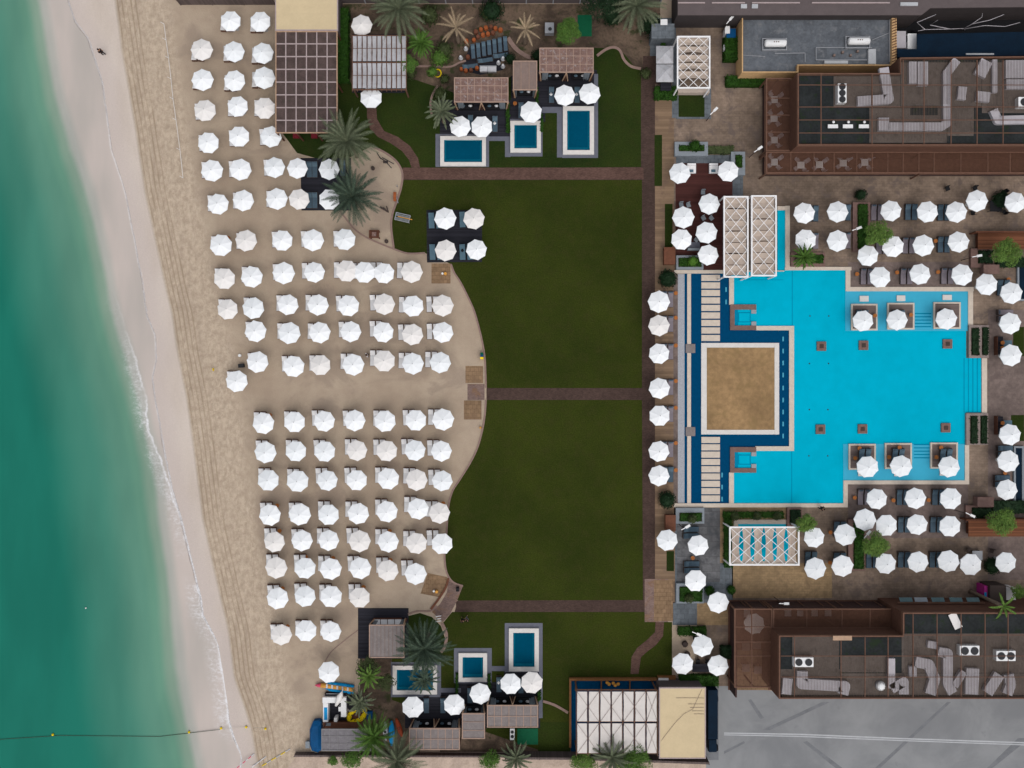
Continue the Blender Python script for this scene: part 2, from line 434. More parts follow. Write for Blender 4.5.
def mat_lawn(name, a, b, dry):
    t = NT(name); p = t.pos()
    n1 = t.noise(p, .09, 5, .6); n2 = t.noise(p, .8, 5, .7); n3 = t.noise(p, 7, 4, .75)
    c = t.mix(t.mapr(n1, .3, .7), a, b)
    c = t.mix(t.mapr(n2, .42, .75, 0, .5), c, dry)
    c = t.mix(1, c, t.mix(t.mapr(n3, .25, .75), (.7,)*3, (1.3,)*3), 'MULTIPLY')
    t.principled(c, .95, t.bump(n3, .5, .05), .02)
    return t.m
def mat_soil():
    t = NT('soil'); p = t.pos()
    n1 = t.noise(p, .35, 6, .65, .5); n2 = t.noise(p, 3, 5, .7)
    c = t.mix(t.mapr(n1, .35, .65), (.060,.042,.032), (.15,.105,.075))
    c = t.mix(t.mapr(n2, .45, .7, 0, .5), c, (.035,.035,.02))
    c = t.mix(t.mapr(t.noise(p, .5, 4, .6), .56, .66, 0, .75), c, (.022,.035,.010))
    t.principled(c, .95, t.bump(n2, .7, .08), .1)
    return t.m
def mat_asphalt():
    t = NT('concrete_yard'); p = t.pos()
    n1 = t.noise(p, .15, 6, .62, .6); n2 = t.noise(t.scale(p,.25,1.1,1), 1, 5, .6)
    c = t.mix(t.mapr(n1, .3, .7), (.175,.18,.188), (.24,.245,.25))
    c = t.mix(t.mapr(n2, .6, .78, 0, .45), c, (.26,.26,.26))
    c = t.mix(t.mapr(t.noise(p,.4,5,.7), .60, .75, 0, .5), c, (.12,.125,.135))
    t.principled(c, .8, t.bump(t.noise(p, 12, 3), .2, .01), .25)
    return t.m
def mat_water():
    t = NT('pool_water'); p = t.pos()
    tr = t.n('BsdfTransparent', {0:(.80,.985,1)})
    rip = t.noise(p, 1.6, 4, .5, .4)
    gl = t.n('BsdfGlossy', {'Color':(1,1,1),'Roughness':.15})
    fz = t.n('LayerWeight', {'Blend':.5}).outputs['Facing']
    mx = t.n('MixShader', {0:t.math('MULTIPLY', t.math('POWER', fz, 4.0), .9)}); t.t.links.new(tr.outputs[0], mx.inputs[1]); t.t.links.new(gl.outputs[0], mx.inputs[2])
    t.t.links.new(mx.outputs[0], t.out.inputs[0]); return t.m
M['sand'] = mat_sand(); M['sea'] = mat_sea(); M['soil'] = mat_soil(); M['yard'] = mat_asphalt(); M['water'] = mat_water()
M['lawn'] = mat_lawn('lawn', (.022,.031,.0058), (.035,.045,.0075), (.038,.037,.011))
M['lawn_green'] = mat_lawn('lawn_green', (.012,.024,.006), (.027,.040,.008), (.026,.028,.009))

# ------------------------------------------------------------------ curves along the shore (photo px: y -> x)
def curve(pts):
    def f(y):
        if y <= pts[0][1]:
            (x0,y0),(x1,y1) = pts[0],pts[1]
        elif y >= pts[-1][1]:
            (x0,y0),(x1,y1) = pts[-2],pts[-1]
        else:
            for (x0,y0),(x1,y1) in zip(pts, pts[1:]):
                if y0 <= y <= y1: break
        t = (y-y0)/(y1-y0); t = max(-3, min(4, t))
        return x0+(x1-x0)*t
    return f
EDGE = curve([(58,-60),(67,0),(74,20),(87,37),(101,80),(110,150),(124,192),(135,250),(141,280),(146,316),(154,335),(155,361),(151,378),(154,400),(158,420),(163,450),(167,470),(171,490),(180,519),(190,560),(200,600),(202,617),(210,631),(217,644),(219,659),(222,677),(225,696),(228,722),(233,740),(241,757),(240,768),(252,830)])
BREAK = curve([(40,-60),(62,100),(95,230),(118,310),(124,330),(130,347),(137.5,374),(144,395),(146,428),(153.6,448),(161,466),(168,487),(179,519),(189,560),(199,600),(201,617),(209,631),(216,644),(218,659),(221,677),(224,696),(227,722),(232,740),(240,757),(239,768),(251,830)])
BERM = curve([(108,-60),(115,0),(122,50),(134,120),(145,192),(164,280),(172,314),(177,349),(187,400),(194,451),(203,520),(221,600),(228,628),(234,677),(244,705),(252,731),(258,768),(268,830)])
DEEP = curve([(18,-60),(30,0),(50,100),(80,200),(102,300),(116,350),(131,400),(145,460),(152,520),(163,600),(173,700),(186,768),(200,830)])

def grid_obj(name, mat, xf, us, ys, zf, attrs):
    vs, fs = [], []; data = {k:[] for k in attrs}
    for py in ys:
        for u in us:
            px = xf(u, py)
            p = P(px, py, 0); vs.append((p.x, p.y, zf(px, py)))
            for k, f in attrs.items(): data[k].append(f(px, py))
    nu = len(us)
    for j in range(len(ys)-1):
        for i in range(nu-1):
            a = j*nu+i
            fs.append((a+nu, a+nu+1, a+1, a))
    me = bpy.data.meshes.new(name); me.from_pydata(vs, [], fs); me.materials.append(mat)
    for k, v in data.items():
        at = me.attributes.new(k, 'FLOAT', 'POINT'); at.data.foreach_set('value', v)
    me.polygons.foreach_set('use_smooth', [True]*len(me.polygons))
    o = bpy.data.objects.new(name, me); COL.objects.link(o); return struct(o)
def beach_z(px, py):
    d = px-BERM(py); e = px-EDGE(py)
    if d >= 0: return -.001
    if e >= 0:
        return -.5*(d/(EDGE(py)-BERM(py))) if EDGE(py) < BERM(py) else 0
    return max(-3.2, -.5+e*.025)
ys = [-4000,-1500,-600,-250] + [i for i in range(-120, 900, 8)] + [1000,1300,2000,4500]
us = [-5000,-2500,-1200,-600,-300,-200,-150,-120,-90,-70,-55,-40,-30,-20,-12,-6,-2,0,2,6,10,15,20,26,34,42,50,60,75,100,140,200,300,500,900,1600,3000,5500]
grid_obj('beach', M['sand'], lambda u, y: BERM(y)+u, us, ys, beach_z,
    {'berm':lambda x,y: x-BERM(y), 'shore':lambda x,y: x-EDGE(y)})
yw = [-4000,-1500,-600,-250] + [i for i in range(-120, 900, 4)] + [1000,1300,2000,4500]
uw = [-5000,-2500,-1200,-600,-300,-200,-150,-120,-100,-85,-72,-60,-50,-42,-35,-29,-24,-20,-16,-13,-10,-8,-6,-4.5,-3,-2,-1,-.4,.6]
def ss(a,b,x): t = max(0,min(1,(x-a)/(b-a))); return t*t*(3-2*t)
grid_obj('sea', M['sea'], lambda u, y: EDGE(y)+u, uw, yw, lambda x,y: -.49,
    {'depth':lambda x,y: DEEP(y)-x, 'breaker':lambda x,y: BREAK(y)-x, 'edge':lambda x,y: EDGE(y)-x,
     'foamamt':lambda x,y: .03+.97*ss(270,430,y), 'lipamt':lambda x,y: .5+.50*ss(400,560,y)})

# ------------------------------------------------------------------ ground sheets
def ground(name, mat, z, *polys):
    m = MB()
    for i, p in enumerate(polys):
        if len(p) == 4 and not isinstance(p[0], (tuple,list)): m.prect(*p, z+.0005*i)
        else: m.psheet(p, z+.0005*i)
    o = m.build(name, M[mat]); return struct(o)
# curved kerb line between beach and lawn
K1 = [(451,264),(454.4,273),(460.6,282.5),(468.4,298),(474,310.6),(478.5,326),(482.3,342),(485,360),(486,388)]
K2 = [(486,400),(484.5,418),(481,436),(476.5,450),(469.5,464),(459.5,480),(453,490),(449,503),(447.3,520),(446.5,534),(444.8,548),(444.8,560),(446.6,572),(451.5,580.5),(457,584),(463,585.8)]
ground('soil_bed', 'soil', .004, [(338,4),(660,4),(660,60),(640,120),(400,120),(370,105),(338,100)], (360,640,420,752), (440,690,575,752))
ground('path_bed', 'paving_plum', .008, [(402,166),(655,166),(655,614),(454,614),(458,600),(640,600),(640,401),(487,401),(486.5,387.5),(640,387.5),(640,181),(402,181)], (640,68,645,168))
ground('lawn_upper', 'lawn', .012, [(402.5,180),(642,180),(642,388)]+K1[::-1]+[(451,264),(425,253),(408,253.5),(394.5,249.5),(391.4,227),(393,213.5),(398,198),(401.5,188)])
ground('lawn_middle', 'lawn', .012, [(642,400),(643,600),(457,600.5),(463,586)]+K2[::-1])
ground('lawn_north', 'lawn_green', .012, [(338,60),(356,92),(410,78),(452,92),(470,100),(540,60),(594,48),(618,48),(626,56),(634,66),(641,69),(641,167),(402.5,169),(399,165),(392.7,158),(382,151),(373,147.5),(362,143),(345,130),(338,120)],
       [(280,130),(345,130),(372,146),(345,160),(315,158),(297,153),(289,142)])
ground('lawn_south', 'lawn', .012, [(452,612),(655,612),(664,622),(672,622),(672,676),(575,690),(570,752),(545,752),(392,700),(392,640),(425,655),(440,650),(446,634),(443,623)])
ground('lawn_palm', 'lawn_green', .014, [(408,616),(420,613),(432,617),(441,626),(445,638),(442,655),(430,668),(405,668)])
ground('lawn_dark', 'lawn_green', .016, (538,722,570,752))
ground('paving_east', 'paving', .004, (654,27,1300,604), (697,598,740,690))
ground('terrace_tan', 'paving_tan', .010, (732,563,832,598), (697,603,731,625), (706,500,800,563))
ground('strip_tan', 'deck_tan', .010, (655,264,676,515))
ground('strip_mauve', 'paving_mauve', .014, (673.5,274,677.6,503))
ground('deck_southeast', 'paving_mauve', .010, (848,484,968,538), (848,262,972,287), (988,310,1024,580))
ground('strip_lots', 'deck_tan', .010, (655,88,674,264), (655,515,675,603))
ground('promenade', 'paving_plum', .016, (643.5,84,655,602), (643,56,661,84))
ground('cross_path', 'paving_plum', .014, (486.5,388.6,643.5,399.6), (456,601,644,611.5))
ground('garden_path', 'paving_walk', .018, (402.6,167.6,643.5,179.4),
       [(367,102),(376,102),(377,119),(384,131),(398,137),(410,146),(418,158),(420,167.5),(411.5,167.5),(409,160),(402,151),(390,143),(378,137),(370,129),(367,117)],
       [(655.5,622),(664,622),(663,636),(656,645),(648,651),(641,657),(638.5,674),(630.5,674),(631.5,657),(637,648),(648,639),(655,632)])
ground('brick_square', 'paving_rose', .020, (644.6,579,668,622))
ground('tan_square', 'paving_ochre', .024, (654,580,673,621))
ground('beach_terrace', 'paving_rose', .016, [(447,573),(452,581),(463,585.8),(457,601),(450,614),(443,622),(432,612),(440,604),(447,592),(448.5,580)])
ground('sand_mat_orange', 'paving_ochre', .020, [(428,573),(447,577),(447,586),(439,597),(420.5,593.5)],
       (465.5,366,483,383), (464,400.5,481.5,419.5), (431.5,263.5,450.5,283.5))
ground('brick_landing', 'paving_rose', .022, (467.5,384,484.5,400))
# kerb along the lawn: one continuous low strip
def ribbon(name, mat, pts, w, z0, z1, label=None, cat=None):
    m = MB(); pw = [P(x,y,0) for x,y in pts]
    n = len(pw); L, Rr = [], []
    for i in range(n):
        d = (pw[min(i+1,n-1)]-pw[max(i-1,0)]).normalized(); nn = Vector((-d.y,d.x,0))*w/2
        L.append(pw[i]+nn); Rr.append(pw[i]-nn)
    for i in range(n-1):
        q = [L[i],L[i+1],Rr[i+1],Rr[i]]
        vs = [(v.x,v.y,z0) for v in q]+[(v.x,v.y,z1) for v in q]
        m.add(vs, [(0,1,2,3),(7,6,5,4),(1,0,4,5),(3,2,6,7)]+([(0,3,7,4)] if i==0 else [])+([(2,1,5,6)] if i==n-2 else []))
    o = m.build(name, M[mat])
    return tag(o, label, cat) if label else struct(o)
def smooth(pts, k=4):
    out = []
    for i in range(len(pts)-1):
        p0 = pts[max(i-1,0)]; p1 = pts[i]; p2 = pts[i+1]; p3 = pts[min(i+2,len(pts)-1)]
        for j in range(k):
            t = j/k
            out.append(tuple(.5*((2*p1[a])+(-p0[a]+p2[a])*t+(2*p0[a]-5*p1[a]+4*p2[a]-p3[a])*t*t+(-p0[a]+3*p1[a]-3*p2[a]+p3[a])*t**3) for a in (0,1)))
    return out+[pts[-1]]
ribbon('kerb', 'curb', smooth(K1), .2, 0, .09)
ribbon('kerb', 'curb', smooth(K2), .2, 0, .09)
ribbon('kerb', 'curb', smooth([(373,147),(382,151),(392.7,158),(399,165),(402.5,174),(401.5,186),(398,198),(392.7,213.5),(391.2,227),(393.7,247.7)]), .24, 0, .09)
ribbon('kerb', 'curb', smooth([(340,211),(347,220),(354.5,229),(364,236),(374,241),(393.7,249),(408,253.5),(425,253)]), .2, 0, .08)
ribbon('kerb', 'curb', smooth([(410,66.5),(430,66.5),(450,67),(459,63),(466,61)]), .22, 0, .12)
ribbon('kerb', 'curb', smooth([(438,86),(433,94),(430.5,104),(432,116)]), .25, 0, .1)
ribbon('kerb', 'curb', smooth([(597,56),(606,49.5),(614,47.5),(620,51),(624,60),(631,66.5),(641,69)]), .3, 0, .12)
ribbon('kerb', 'curb', smooth([(508,38),(515,48),(524,55),(531,58)]), .5, 0, .1)
ribbon('kerb', 'curb', smooth([(543,701),(555,705),(568,712.5)]), .3, 0, .1)
ribbon('kerb', 'curb', smooth([(442,623),(446.5,634),(445,646),(441,652)]), .35, 0, .1)
ribbon('kerb', 'curb', smooth([(325,662),(331,652),(345,640),(358,630)]), .12, 0, .04)
ribbon('kerb', 'wood_red', smooth([(448.5,578),(446,587),(440,597),(431,609)]), .25, 0, .15)
ribbon('kerb', 'curb', smooth([(408,614),(418,611),(430,611),(437,606)]), .2, 0, .06)

# yard at the south-east and its markings
ground('service_yard', 'yard', .006, [(706,686),(735,686),(780,692),(1400,692),(1400,1100),(706,1100)])
ground('yard_line', 'marking_white', .010, [(724,732.4),(800,733.6),(900,737.8),(1100,744.6),(1100,746),(900,739.2),(800,735),(724,733.7)], [(724,734.3),(800,735.8),(900,739.9),(1100,747),(1100,748),(900,741),(800,736.9),(724,735.3)])
for a in ([(947,702),(951,702),(880,768),(875,768)], [(1018,738),(1030,738),(990,770),(985,770)], [(803,742),(807,741),(845,770),(838,770)], [(822,702),(830,702),(770,730),(762,730)], [(748,700),(751,699),(764,718),(760,719)], [(724,751),(744,741),(745,743),(724,754)]):
    ground('tar_strip', 'tar', .009, a)
ground('back_lane', 'lane_sand', .004, [(300,752),(735,752),(735,960),(240,960),(262,800)])

# grey decks, small squares
ground('slab_terrace', 'slab_grey', .014, (677,507.6,720,582))
ground('slab_terrace_border', 'slab_blue_grey', .010, (674,505,733,602.6), (672.5,602,697,625))
ground('red_terrace', 'deck_red', .014, (675.5,163,733,272))
ground('slab_blue', 'slab_blue_grey', .018, (732.5,160,743,196), (676,155,732,163.2))
ground('cafe_slabs', 'slab_blue_grey', .014, (650,18,676,60), (672,40,680,118), (676,88,711,119))
ground('green_square', 'lawn_green', .022, (678.5,93,704.5,117))
ground('green_strip', 'lawn_green', .020, (654.5,135,662,186), (664.8,204,672.5,248), (666.5,551,674,571), (1013,327,1024,356), (1011,415,1024,441))
ground('ivy_ground', 'lawn_green', .018, (722,38,740,63), (725,78,765,88))
ground('pit_shade_ground', 'rattan_black', .012, (896,8,1300,60))  # near-black ground colour carries the deep shadow of the pit

# ------------------------------------------------------------------ swimming pool
pool = thing('swimming_pool', 'large turquoise swimming pool with deep blue channel and pale stone coping', 'swimming pool', P(840,385))
ZF, ZW, ZC = .03, .10, .14
m = MB()
m.psheet([(731,272),(777.3,272),(777.3,210.5),(785,210.5),(785,270),(847,270),(847,290),(969,290),(969,326),(966,326),(966,358),(981,358),(981,412.5),(966,412.5),(966,481),(845,481),(845,503.5),(731,503.5),(731,450),(791,450),(791,328),(731,328)], ZF)
m.build('pool_floor', M['tile_turquoise'], pool)
m = MB(); m.prect(684.5,273.5,731,503.5,ZF-.004); m.prect(731,328.1,790.5,449.9,ZF-.004); m.build('channel_floor', M['tile_deep_blue'], pool)
for r in ((845,291,967.5,331),(843,444,965,480)):
    m = MB(); m.prect(*r, ZF+.035); m.build('shallow_shelf', M['tile_turquoise_pale'], pool)
m = MB()
for i in range(4):
    m.prect(963.5+i*4.4, 358, 964.3+i*4.4, 412, ZF+.012)
m.build('pool_steps', M['tile_line'], pool)
for y0 in (313, 444):
    m = MB()
    for i in range(5): m.prect(913.6, y0+i*3.3, 931, y0+1.1+i*3.3, ZF+.045)
    m.build('shelf_steps', M['tile_line'], pool)
for q in ((791.8,270,792.5,326),(791.3,451,792,503),(734,279.6,783,280.1)): MB().prect(*q,ZF+.006).build('floor_line', M['tile_line'], pool)
m = MB()
for x,y in ((809.9,316),(828.7,316),(809.3,363.5),(828.4,363.5),(809.2,409.6),(827.8,409.6),(808.8,455.8),(827.6,455.8)):
    p = P(x,y); MB().cyl(p.x,p.y,.09,ZF,ZF+.012,10).build('floor_drain', M['dark_steel'], pool)
m = MB(); m.prect(684.5,210.5,982,503.5,ZW); 
me_w = MB()
me_w.psheet([(684.5,273.5),(777.3,273.5),(777.3,210.5),(785,210.5),(785,270),(847,270),(847,290),(969,290),(969,358),(981,358),(981,412.5),(966,412.5),(966,481),(845,481),(845,503.5),(684.5,503.5)], ZW)
me_w.build('water_surface', M['water'], pool)
def coping(rects, mat='coping', name='coping', z=ZC, parent=pool):
    for r in rects: MB().pbox(*r, 0, z, 0).build(name, M[mat], parent)
coping([(784.6,267,851,270.4),(845.2,270.4,850,287),(845.2,287,973,291.4),(967.6,291.4,972.5,325.2),(981.2,358.2,986.5,413),(964.3,444.9,968.6,480.3),(843,480.3,968.6,484.2),(843,484.2,847.4,503.2),(673.6,503.2,847.4,507.2),(733,270.6,784,271.6),
        (674,270.2,724,273.6),(785,206,789.5,267),(777,206.5,784.9,210.5)])
coping([(728.9,277,733.6,304.9),(755.8,326,788.8,330.4),(788.8,326,793.7,450.8),(755,446.2,788.8,450.8),(728.8,472.4,733.6,503.1)], name='divider_wall')
coping([(687,273.8,690.8,503.1)], name='channel_wall', z=.125)
coping([(701,343,706.5,434.4),(774.2,343,778.8,434.4),(706.6,343,774.1,347.6),(706.6,429.8,774.1,434.4)], 'coping_white', 'island_border')
m = MB(); m.pbox(706.6,347.7,774.1,429.7,0,.125,0); m.build('island_floor', tiles('island_floor', (.285,.18,.088), 1.2, .6, .035, mortar=(.26,.165,.08), bigvar=.2, stain=(.22,.145,.065)), pool)
for i in range(9):
    for y0 in (275+i*7.5, 436.9+i*7.3):
        m = MB(); m.pbox(701.2,y0,719.7,y0+6.1,.02,.135,0); m.build('stepping_slab', M['coping'], pool)
for y0 in (344,427): coping([(685.5,y0,695,y0+9)], 'board_greyish', 'channel_bridge', .15)
for x, ysl in ((726,(289.6,302)),(783,(339,351,363,375,388,400,412,424,436)),(722,(475,487,499))):
    for y in ysl: MB().prect(x-.7,y-2.3,x+.7,y+2.3,ZF+.02).build('water_jet', M['jet'], pool)
for y0, fl in ((304.7,0),(447,1)):
    a = [(729.8,y0+5,734.2,y0+21),(729.8,y0,755.8,y0+5),(729.8,y0+21,755.8,y0+25.5),(751,y0+5.1,755.8,y0+9),(751,y0+17,755.8,y0+20.9)]
    coping(a[:3], 'stone_brown', 'spa_wall', .2); coping(a[3:], 'metal_grey', 'spa_pier', .19)
    m = MB(); m.prect(738,y0+7.6,750.5,y0+17.6,ZF+.02); m.prect(734.2,y0+5,738,y0+21,ZF+.008)
    m.build('spa_floor', M['tile_line'], pool)
    m = MB(); m.prect(739,y0+8.5,749.5,y0+16.7,ZF+.026); m.build('spa_floor', M['tile_turquoise'], pool)
ground('gravel_strip', 'gravel_grey', .022, (677.8,274,684.5,503))
for i,(x,y) in enumerate([(821,346.3),(863,345.4),(946.8,344),(820,429.3),(862,428.9),(945.1,427.7)]):
    d = ('left','middle','right')[i%3]+(' upper',' lower')[i//3]
    t = thing('pool_pedestal', f'square brown stone pedestal in the pool, {d} one of the six', 'pedestal', P(x,y), 'stone pedestals in the pool')
    MB().pbox(x-4.6,y-4.6,x+4.6,y+4.6,.03,.22,0).build('plinth', M['stone_brown'], t)
    MB().pbox(x-2,y-2,x+2,y+2,.22,.26,0).build('nozzle_plate', M['rattan_brown'], t)
isl = [(850.4,304,876.7,330.4),(886.5,303,913.5,329.6),(932.6,302.3,959.7,329),(848,443.8,875,469.6),(884,443,911,468.8),(929.5,442.5,956.8,468.4)]
for i, r in enumerate(isl):
    d = ('left','middle','right')[i%3]+' of three along the pool\'s '+('upper','lower')[i//3]+' shelf'
    t = thing('pool_platform', f'square pool platform with pale rim, {d}', 'platform', P((r[0]+r[2])/2,(r[1]+r[3])/2), 'platforms in the shallow pool shelves')
    MB().pbox(r[0]+1.6,r[1]+1.6,r[2]-1.6,r[3]-1.6,.03,.24,0).build('platform_floor', M['deck_mauve'], t)
    b = MB(); b.pbox(r[0],r[1],r[2],r[1]+1.6,.03,.25,0); b.pbox(r[0],r[3]-1.6,r[2],r[3],.03,.25,0); b.pbox(r[0],r[1]+1.6,r[0]+1.6,r[3]-1.6,.03,.25,0); b.pbox(r[2]-1.6,r[1]+1.6,r[2],r[3]-1.6,.03,.25,0)
    b.build('platform_rim', M['coping'], t)
for i,(a,b,c,d) in enumerate([(859,296,868,301.7),(896,295.6,904.5,301.3),(941.8,295,951,300.2),(857.5,470.8,866,476),(893.5,470.5,902,476),(939,470,948,475.5)]):
    dd = ('left','middle','right')[i%3]+' of the '+('upper','lower')[i//3]
    t = thing('stone_slab', f'small pale stepping stone beside {dd} pool platform', 'stepping stone', P((a+c)/2,(b+d)/2), 'stepping stones by the pool platforms')
    MB().pbox(a,b,c,d,.15,.20,0).build('slab_top', M['coping_white'], t); MB().pbox(a+1,b+1,c-1,d-1,.03,.15,0).build('slab_foot', M['stone_brown'], t)

# ------------------------------------------------------------------ vegetation builders
def leaf(m, c, nrm, s, asp=.5):
    nrm = nrm.normalized(); a = nrm.orthogonal().normalized()
    a.rotate(Matrix.Rotation(random.random()*6.283, 3, nrm)); b = nrm.cross(a)*s*asp; a = a*s
    m.add([c-a, c+b*.9, c+a, c-b*.9], [(0,1,2,3)])
def hedge(px0,py0,px1,py1,h,label,mat='leaf_hedge',name='hedge',cat='hedge',dens=70,group=None):
    p = P(px0,py1); q = P(px1,py0); m = MB()
    x0,y0,x1,y1 = p.x,p.y,q.x,q.y
    m.box(x0+.08,y0+.08,x1-.08,y1-.08,0,h*.85)
    n = int((x1-x0)*(y1-y0)*dens)
    for _ in range(n):
        x = random.uniform(x0,x1); y = random.uniform(y0,y1)
        leaf(m, Vector((x,y,h*random.uniform(.82,1.06))), Vector((random.gauss(0,.5),random.gauss(0,.5),1)), random.uniform(.07,.15), .6)
    for _ in range(int(n*.5)):
        s = random.choice((0,1,2,3)); z = random.uniform(.05,h)
        x = random.uniform(x0,x1) if s<2 else (x0,x1)[s-2]; y = (y0,y1)[s] if s<2 else random.uniform(y0,y1)
        nn = Vector(((0,0,-1,1)[s],(-1,1,0,0)[s],.6))
        leaf(m, Vector((x+random.gauss(0,.04),y+random.gauss(0,.04),z)), nn+Vector((random.gauss(0,.4),random.gauss(0,.4),random.gauss(0,.4))), random.uniform(.07,.15), .6)
    return tag(m.build(name, M[mat]), label, cat, group)
def ball_bush(px,py,rpx,label,mat='leaf_hedge',h=None,group=None,name='clipped_bush',loose=1.0):
    r = rpx*S; c = P(px,py); m = MB(); hz = h or r
    m.ball((0,0,hz*.9), r*.86, r*.86, hz*.86)
    for _ in range(int(260*max(.4,r*r))+120):
        v = Vector((random.gauss(0,1),random.gauss(0,1),random.gauss(.25,1))).normalized()
        k = random.uniform(.9,1.0+.12*loose)
        leaf(m, Vector((v.x*r*k, v.y*r*k, max(.03,hz*.9+v.z*hz*k))), v+Vector((random.gauss(0,.4),random.gauss(0,.4),random.gauss(0,.4))), random.uniform(.06,.15)*(.8+.3*r), .6)
    m.v = [(x+c.x,y+c.y,z) for x,y,z in m.v]
    return tag(m.build(name, M[mat], origin=c), label, 'bush', group)
def tree(px,py,rpx,zc,label,mat='leaf_bright',nl=2600,group=None,lobes=14,flat=.6):
    c = P(px,py,zc); base = Vector((c.x,c.y,0)); r = rpx*S*(H-zc)/H
    t = thing('shade_tree', label, 'tree', base, group)
    cen = []
    for i in range(lobes):
        a = i*2.399+random.uniform(-.3,.3); d = r*.68*math.sqrt((i+.5)/lobes)*random.uniform(.85,1.15)
        cen.append((Vector((c.x+d*math.cos(a), c.y+d*math.sin(a), zc+flat*r*(.45-.7*(d/r)**2)+random.uniform(-.15,.15)*r)), r*random.uniform(.26,.42)))
    tm = MB(); top = Vector((c.x,c.y,zc-.2*r))
    tm.tube([base, (base+top)/2+Vector((.06,.04,0)), top], [.17,.13,.09], 8)
    for q, rr in cen[::2]: tm.tube([top-Vector((0,0,.25*r)), (top+q)/2, q], [.06,.045,.02], 5)
    tm.build('trunk', M['trunk'], t, True)
    cm = MB()
    for _ in range(int(nl*1.5)):
        q, rr = random.choice(cen)
        v = Vector((random.gauss(0,1),random.gauss(0,1),random.gauss(.3,1))).normalized()
        pt = q+v*rr*random.uniform(.55,1.12)
        nn = (v*.7+(q-Vector((c.x,c.y,zc-.5*r))).normalized()*.5+Vector((random.gauss(0,.45),random.gauss(0,.45),.5+random.gauss(0,.3))))
        leaf(cm, pt, nn, random.uniform(.06,.15), .38)
    cm.build('crown', M[mat], t)
    return t
def palm(px,py,rpx,zc,label,mat='frond',nf=56,dry=False,leaf_w=.075,lean=(0,0)):
    c = P(px,py,zc); base = Vector((c.x+lean[0],c.y+lean[1],0)); r = rpx*S*(H-zc)/H
    t = thing('palm_tree', label, 'palm tree', base, 'palm trees')
    tm = MB(); mid = (base+c)/2+Vector((lean[0]*.2,lean[1]*.2,0))
    tm.tube([base, base+(mid-base)*.1, mid, c-Vector((0,0,.15))], [.30,.22,.19,.22], 10); tm.build('trunk', M['trunk'], t, True)
    cm = MB()
    for i in range(nf):
        a = i*2.39996+random.uniform(-.2,.2); lv = i/nf                # inner fronds stand up, outer ones hang
        el = R(62)*(1-lv)**1.3 - R(8)*lv
        L = r*random.uniform(.85,1.08)*(1.0 if lv > .3 else .8)
        sd_ = random.uniform(-.25,.25); pts = []; q = Vector(c); n = 9
        for k in range(n+1):
            u = k/n; e = el - (.75+.45*lv)*u*u; aa = a+sd_*u
            pts.append(Vector(q)); q = q+Vector((math.cos(aa)*math.cos(e),math.sin(aa)*math.cos(e),math.sin(e)))*(L*1.12/n)
        for k in range(n):
            d = (pts[k+1]-pts[k]); dn = d.normalized(); side = dn.cross(Vector((0,0,1)))
            if side.length < .01: continue
            side.normalize(); up = side.cross(dn)
            w = .028*(1-k/n)+.008
            cm.add([pts[k]-side*w, pts[k+1]-side*w, pts[k+1]+side*w, pts[k]+side*w],[(0,1,2,3)])
            if k < 1: continue
            for j in range(3):
                b = pts[k]+d*(j/3); u = (k+j/3)/n
                ll = r*.168*math.sin(math.pi*min(1,.18+u*.83))**.7*random.uniform(.8,1.15)
                for sg in (-1,1):
                    dr = (dn*1.0+side*sg*.7+up*random.uniform(.1,.4)).normalized()
                    wv = dn*leaf_w*.9 if not dry else dn*leaf_w*.6
                    tip = b+dr*ll - Vector((0,0,ll*.12))
                    cm.add([b-wv*.6, b+wv*.6, b+dr*ll*.55+wv*.5, tip, b+dr*ll*.55-wv*.5],[(0,1,2,3,4)])
    cm.build('crown', M[mat], t)
    return t

# ------------------------------------------------------------------ umbrella and lounger prototypes
def make_umbrella(kind):
    t = thing('beach_umbrella', 'umbrella', 'umbrella')
    m = MB(); n = 8; Rr = 1.285; zt, ze = 2.68, 2.24
    rings = [(.05,zt),(.45,zt-.15),(.9,zt-.345),(1.0,ze)]
    vs = [(0,0,zt+.01)]
    segs = 24
    for (rr, z) in ((.30,.965),(.62,.75),(.86,.62),(1.0,.56)):
        for i in range(segs):
            a = 2*math.pi*i/segs; ph = (i%3)/3
            rib = 1 if i%3 == 0 else .915+ .0*ph
            r_ = Rr*rr*(rib if i%3==0 else .925 - .012*rr)
            zz = ze+(zt-ze)*(1-rr)**.92 - (0 if i%3==0 else .028*rr)
            vs.append((r_*math.cos(a), r_*math.sin(a), zz))
    fs = [(0,1+i,1+(i+1)%segs) for i in range(segs)]
    for j in range(3):
        for i in range(segs):
            a = 1+j*segs+i; b = 1+j*segs+(i+1)%segs
            fs.append((a,a+segs,b+segs,b))
    o = len(vs)
    for i in range(segs):                        # short valance
        x,y,z = vs[1+3*segs+i]; vs.append((x*1.005,y*1.005,z-.10))
    for i in range(segs):
        a = 1+3*segs+i; b = 1+3*segs+(i+1)%segs
        fs.append((a,o+i,o+(i+1)%segs,b))
    m.add(vs, fs); m.build('canopy', M[kind], t)
    MB().cyl(0,0,.055,2.69,2.77,10,.03).build('finial', M['cap'], t)
    MB().cyl(0,0,.028,.05,2.69,10).build('pole', M['pole'], t)
    m = MB()
    for i in range(8):
        a = math.pi*2*i/8; m.bar((0.03*math.cos(a),.03*math.sin(a),2.62),(1.23*math.cos(a),1.23*math.sin(a),2.225),.02,.025)
    m.build('ribs', M['pole'], t)
    MB().cyl(0,0,.24,0,.05,14,.2).build('base_plate', M['umbrella_base'], t)
    return t
UM = {k:make_umbrella(k) for k in ('canopy_white','canopy_cool','canopy_cream')}
used = set()
